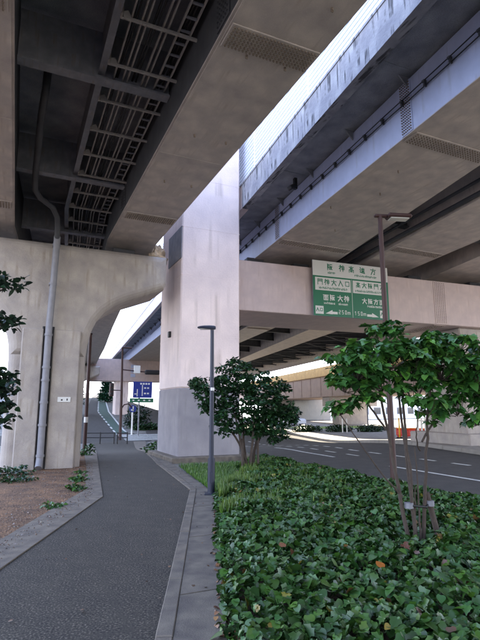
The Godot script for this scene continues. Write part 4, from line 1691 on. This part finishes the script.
	for c in clumps:
		for i in c[2]:
			var dir := Vector3(rng.randfn(), rng.randfn(), rng.randfn()).normalized() * pow(rng.randf(), 0.45)
			var p: Vector3 = c[0] + dir * c[1]
			var from: Vector3 = c[0] - Vector3(0, c[1].y * 0.9, 0)
			tube(twig_st, [from + (p - from) * 0.1, (from + p) * 0.5 + Vector3(0, -0.03, 0), p], [0.006, 0.004, 0.002], 4, false)
			for k in 7 + rng.randi() % 4:
				var a := rng.randf() * TAU
				var out := Vector3(cos(a), rng.randf_range(-0.7, 0.25), sin(a)).normalized()
				var n := (Vector3.UP * 0.9 + out * 0.25 + Vector3(rng.randf_range(-0.5, 0.5), 0, rng.randf_range(-0.5, 0.5))).normalized()
				var tt := (out - n * out.dot(n)).normalized()
				var s := rng.randf_range(0.065, 0.13)
				var q := Transform3D(Basis(tt.cross(n) * s, tt * s, n * s), p + out * 0.035)
				var kind := 0 if rng.randf() < 0.6 else 1
				if count < 300 and s > 0.10 and dir.z > -0.2:
					var lf := inst("leaf", ms[kind], M["fig%d" % (rng.randi() % 5)], cr)
					lf.transform = q
					count += 1
				else:
					tf[kind].append(q)
					cl[kind].append(col([Color(0.20, 0.37, 0.16), Color(0.24, 0.42, 0.17), Color(0.17, 0.33, 0.15), Color(0.30, 0.48, 0.19)][rng.randi() % 4], 0.25))
	obj("twigs", twig_st, M.bark, cr).set_meta("kind", "stuff")
	for k in 2:
		multi("foliage", ms[k], tf[k], cl[k], M.leafy, cr)

func leafy_crown(t: Node3D, clumps: Array, size_lo: float, size_hi: float, per: int, cols: Array, called := "crown") -> void:
	var o := [Vector2(0, 0.0), Vector2(0.24, 0.18), Vector2(0.30, 0.45), Vector2(0.2, 0.75), Vector2(0, 1.0)]
	var ms := mirrored(o, 0.25, 0.2)
	var tf := []
	var cl := []
	for c in clumps:
		for i in c[2]:
			var dir := Vector3(rng.randfn(), rng.randfn(), rng.randfn()).normalized() * pow(rng.randf(), 0.4)
			var p: Vector3 = c[0] + dir * c[1]
			for k in per:
				var a := rng.randf() * TAU
				var out := Vector3(cos(a), rng.randf_range(-0.5, 0.7), sin(a)).normalized()
				var n := (Vector3.UP * 0.7 + Vector3(rng.randf_range(-0.8, 0.8), 0, rng.randf_range(-0.8, 0.8))).normalized()
				var tt := (out - n * out.dot(n)).normalized()
				var s := rng.randf_range(size_lo, size_hi)
				tf.append(Transform3D(Basis(tt.cross(n) * s, tt * s, n * s), p + out * s * 0.5))
				cl.append(col(cols[rng.randi() % cols.size()], 0.3))
	multi(called, ms, tf, cl, M.leafy, t)

func round_tree() -> void:
	var t := thing("small_evergreen_tree", "dark rounded evergreen tree with several trunks beside the lamp post", "tree", Vector3(5.42, 0, -11.5))
	var st: SurfaceTool
	for e in [[-0.12, -0.45, 1.5, 0.1], [-0.04, -0.15, 1.7, -0.1], [0.03, 0.1, 1.6, 0.15], [0.1, 0.5, 1.5, 0.0], [0.0, -0.8, 1.35, 0.05], [0.06, 0.85, 1.45, -0.1]]:
		st = st_new()
		tube(st, bez(Vector3(e[0], -0.08, e[3] * 0.3), Vector3(e[0] + e[1] * 0.15, 0.8, e[3]), Vector3(e[1], e[2], e[3]), 8, 0.015), taper(0.042, 0.015, 8), 8)
		obj("trunk", st, M.bark, t)
	for x in [0.24, -0.2]:
		st = st_new()
		tube(st, [Vector3(x, -0.05, 0.1), Vector3(x * 0.95, 0.85, 0.08)], [0.03], 8)
		obj("support_stake", st, M.bark, t)
	var dark := [Color(0.11, 0.22, 0.12), Color(0.13, 0.26, 0.13), Color(0.09, 0.19, 0.11), Color(0.17, 0.31, 0.16)]
	var cl := [
		[Vector3(-0.2, 2.35, 0), Vector3(0.75, 0.42, 0.7), 90], [Vector3(-0.95, 1.95, 0), Vector3(0.55, 0.38, 0.5), 60], [Vector3(0.55, 2.05, 0), Vector3(0.6, 0.45, 0.6), 70],
		[Vector3(0.0, 1.8, 0.1), Vector3(0.8, 0.45, 0.7), 90], [Vector3(0.95, 1.5, 0), Vector3(0.45, 0.38, 0.5), 55], [Vector3(0.6, 1.15, 0), Vector3(0.5, 0.32, 0.5), 45],
		[Vector3(-0.75, 1.45, 0), Vector3(0.5, 0.3, 0.5), 40], [Vector3(0.1, 1.35, 0.1), Vector3(0.6, 0.32, 0.5), 45], [Vector3(-1.35, 2.1, 0), Vector3(0.28, 0.22, 0.3), 18], [Vector3(1.2, 1.3, 0), Vector3(0.26, 0.2, 0.3), 15], [Vector3(-0.25, 2.72, 0), Vector3(0.3, 0.16, 0.3), 14], [Vector3(-0.6, 1.1, 0.1), Vector3(0.35, 0.22, 0.3), 22], [Vector3(0.15, 1.05, 0.15), Vector3(0.5, 0.2, 0.35), 24], [Vector3(0.75, 0.85, 0.1), Vector3(0.3, 0.15, 0.25), 12]]
	leafy_crown(t, cl, 0.06, 0.11, 20, dark)

func edge_tree() -> void:
	var t := thing("dark_evergreen_tree", "dark evergreen tree whose branches enter at the left edge", "tree", Vector3(-1.15, 0, -5.9))
	var st := st_new()
	tube(st, bez(Vector3(0, -0.1, 0), Vector3(0.05, 1.3, 0), Vector3(0.1, 2.9, 0.1), 8, 0.02), taper(0.07, 0.03, 8), 10)
	obj("trunk", st, M.bark, t)
	for e in [[1.0, 1.0, 1.55], [1.3, 1.05, 1.85], [1.9, 1.0, 2.4], [2.3, 1.05, 2.85]]:
		st = st_new()
		tube(st, bez(Vector3(0.05, e[0], 0), Vector3(0.5, e[0] + 0.3, 0.1), Vector3(e[1] * 0.95, e[2], 0.35), 6, 0.01), taper(0.022, 0.008, 6), 7)
		obj("branch", st, M.bark, t)
	var dark := [Color(0.09, 0.17, 0.11), Color(0.10, 0.20, 0.12), Color(0.07, 0.14, 0.10)]
	var cl := [[Vector3(0.93, 2.88, 0.4), Vector3(0.22, 0.10, 0.2), 26], [Vector3(0.92, 2.46, 0.4), Vector3(0.22, 0.10, 0.2), 24], [Vector3(0.97, 1.82, 0.4), Vector3(0.26, 0.17, 0.22), 50], [Vector3(0.95, 1.56, 0.4), Vector3(0.26, 0.16, 0.2), 34], [Vector3(0.4, 2.0, 0.0), Vector3(0.4, 0.9, 0.5), 90], [Vector3(-0.2, 2.6, 0.0), Vector3(0.8, 0.7, 0.8), 110]]
	leafy_crown(t, cl, 0.05, 0.095, 7, dark)

func tuft(called: String, label: String, cat: String, at: Vector3, r: Vector3, n: int, cols: Array, lo: float, hi: float, group := "") -> void:
	var t := thing(called, label, cat, at, 0.0, group)
	var st := st_new()
	for i in 5:
		var a := i * 1.26
		tube(st, [Vector3.ZERO, Vector3(cos(a) * r.x * 0.5, r.y * 0.9, sin(a) * r.z * 0.5)], [0.006 + r.x * 0.01, 0.003], 5)
	obj("stems", st, M.bark, t)
	leafy_crown(t, [[Vector3(0, r.y * 0.55, 0), r, n]], lo, hi, 6, cols, "foliage")

func pebbles() -> void:
	var st := st_new()
	for k in 5:
		var a := Vector3(cos(k * TAU / 5), 0, sin(k * TAU / 5))
		var b := Vector3(cos((k + 1) * TAU / 5), 0, sin((k + 1) * TAU / 5))
		st.set_color(Color.WHITE)
		tri(st, a * 0.5, b * 0.5, Vector3(0.1, 0.4, 0.05), a + b + Vector3.UP)
		tri(st, a * 0.5, b * 0.5, Vector3(0, -0.3, 0), a + b + Vector3.DOWN)
	var tf := []
	var cl := []
	for i in 2600:
		var z := rng.randf_range(-15.5, -5.0)
		var x := along(pathL, z) - 0.15 - absf(rng.randfn()) * 0.8
		var s := rng.randf_range(0.008, 0.03) * (1.6 if rng.randf() < 0.06 else 1.0)
		tf.append(Transform3D(Basis(Vector3.UP, rng.randf() * TAU).scaled(Vector3(s, s * rng.randf_range(0.6, 1.2), s * 0.8)), Vector3(x, 0.016 if x > along(pathL, z) - 0.45 else -0.01, z)))
		cl.append(col([Color(0.45, 0.38, 0.32), Color(0.34, 0.27, 0.22), Color(0.52, 0.49, 0.46), Color(0.28, 0.21, 0.16)][i % 4], 0.25))
	var o := multi("pebbles", st.commit(), tf, cl, M.leafy, null)
	tag(o, "small stones and clods scattered on the bare dirt", "pebbles")
	# dry leaves blown onto the path margins
	var lm := ivy_mesh(1)
	tf = []
	cl = []
	for i in 110:
		var z := rng.randf_range(-16.0, -3.0)
		var x := along(pathR, z) + rng.randf_range(-0.05, 0.4)
		if i % 3 == 0:
			x = rng.randf_range(along(pathL, z), along(pathR, z))
		tf.append(leaf_tf(Vector3(x, 0.02, z), rng.randf_range(0.015, 0.04), 0, 25))
		cl.append(col([Color(0.42, 0.29, 0.19), Color(0.36, 0.26, 0.18)][i % 2], 0.3))
	o = multi("leaf_litter", lm, tf, cl, M.leafy, null)
	tag(o, "few dry leaves scattered over the asphalt path and margin", "leaf litter")

func weeds() -> void:
	pebbles()
	var g := [Color(0.20, 0.34, 0.14), Color(0.26, 0.40, 0.16), Color(0.15, 0.28, 0.13)]
	var dk := [Color(0.13, 0.26, 0.14), Color(0.16, 0.30, 0.15), Color(0.11, 0.22, 0.12)]
	tuft("weed_patch", "low green weeds in the dirt at the pier foot, left of the drain pipe", "weeds", Vector3(0.0, 0, -13.6), Vector3(0.55, 0.14, 0.5), 70, dk, 0.05, 0.10)
	tuft("weed_patch", "sprawling weeds in the dirt at the left edge of the picture", "weeds", Vector3(0.1, 0, -12.4), Vector3(0.5, 0.06, 0.3), 40, dk, 0.05, 0.09)
	tuft("weed_patch", "small weed tuft by the path margin, nearest the pier corner", "weeds", Vector3(1.62, 0, -13.2), Vector3(0.12, 0.04, 0.12), 8, g, 0.05, 0.09)
	tuft("weed_patch", "leafy weed tuft by the path margin, second from the pier", "weeds", Vector3(1.46, 0, -11.9), Vector3(0.2, 0.07, 0.18), 20, g, 0.05, 0.10)
	tuft("weed_patch", "leafy weed tuft by the path margin, third from the pier", "weeds", Vector3(1.25, 0, -10.7), Vector3(0.22, 0.06, 0.2), 18, g, 0.05, 0.10)
	tuft("weed_patch", "flat weed tuft on the bare dirt, nearest of the four", "weeds", Vector3(0.72, 0, -8.95), Vector3(0.24, 0.03, 0.18), 16, g, 0.04, 0.08)
	tuft("shrub", "small green shrub beside the pillar's foot at the path", "shrub", Vector3(4.9, yg(-18.4), -18.4), Vector3(0.5, 0.26, 0.4), 60, g, 0.07, 0.13)
	tuft("shrub", "small green weed bush at the foot of the slim pole", "shrub", Vector3(2.42, yg(-18.6), -18.6), Vector3(0.22, 0.24, 0.2), 26, g, 0.07, 0.13)

func far_plants() -> void:
	var dk := [Color(0.14, 0.25, 0.13), Color(0.18, 0.30, 0.15), Color(0.11, 0.20, 0.11)]
	tuft("hedge", "clipped hedge in the island beyond the crossing", "hedge", Vector3(11.2, yg(-45.5), -45.5), Vector3(1.7, 0.35, 0.6), 220, dk, 0.12, 0.22)
	tuft("shrub", "dark bush in front of the blue direction board", "shrub", Vector3(10.6, yg(-47), -47), Vector3(1.3, 1.4, 1.0), 260, [Color(0.08, 0.16, 0.09), Color(0.10, 0.19, 0.10)], 0.14, 0.26)
	var k := 0
	for e in [[26.4, -42.3], [29.2, -40.9], [32.0, -39.6]]:
		tuft("hedge", ["low roadside hedge beyond the road, leftmost length", "low roadside hedge beyond the road, middle length", "low roadside hedge beyond the road, rightmost length"][k], "hedge", Vector3(e[0], yg(e[1], e[0]) + 0.1, e[1]), Vector3(1.7, 0.45, 0.7), 240, dk, 0.12, 0.22, "hedges beyond the road")
		k += 1
	# grass verge behind the hedge
	var st := st_new()
	sheet(st, [Vector2(29, -44), Vector2(30, -60)], [Vector2(42, -44), Vector2(42, -60)], -47, -53, 1.0, 0.125)
	var gm := flat("verge", Color(0.42, 0.52, 0.14), 0.9)
	struct("grass_verge", st, gm)
	# conifer beside the climbing street
	var t := thing("conifer", "narrow dark green conifer beside the climbing street", "tree", Vector3(13.4, yg(-82), -82))
	st = st_new()
	tube(st, [Vector3(0, -0.2, 0), Vector3(0, 3, 0), Vector3(0, 6.2, 0)], [0.2, 0.15, 0.05], 8)
	obj("trunk", st, M.bark, t)
	var cl := []
	for i in 9:
		var f := i / 8.0
		cl.append([Vector3(0, 0.6 + f * 5.6, 0), Vector3(1.5 * (1 - f * 0.7), 0.6, 1.5 * (1 - f * 0.7)), int(170 * (1 - f * 0.6))])
	leafy_crown(t, cl, 0.16, 0.32, 6, [Color(0.06, 0.24, 0.15), Color(0.08, 0.28, 0.17), Color(0.05, 0.2, 0.13)])
	# leafy tree left of the climbing street
	t = thing("street_tree", "leafy tree at the left side of the climbing street", "tree", Vector3(5.6, yg(-56), -56))
	st = st_new()
	tube(st, [Vector3(0, -0.2, 0), Vector3(0.05, 1.5, 0), Vector3(0, 2.6, 0)], [0.12, 0.1, 0.05], 8)
	obj("trunk", st, M.bark, t)
	leafy_crown(t, [[Vector3(0, 3.0, 0), Vector3(1.2, 1.2, 1.2), 200], [Vector3(0.3, 1.9, 0), Vector3(1.0, 0.7, 1.0), 100]], 0.12, 0.24, 6, dk)
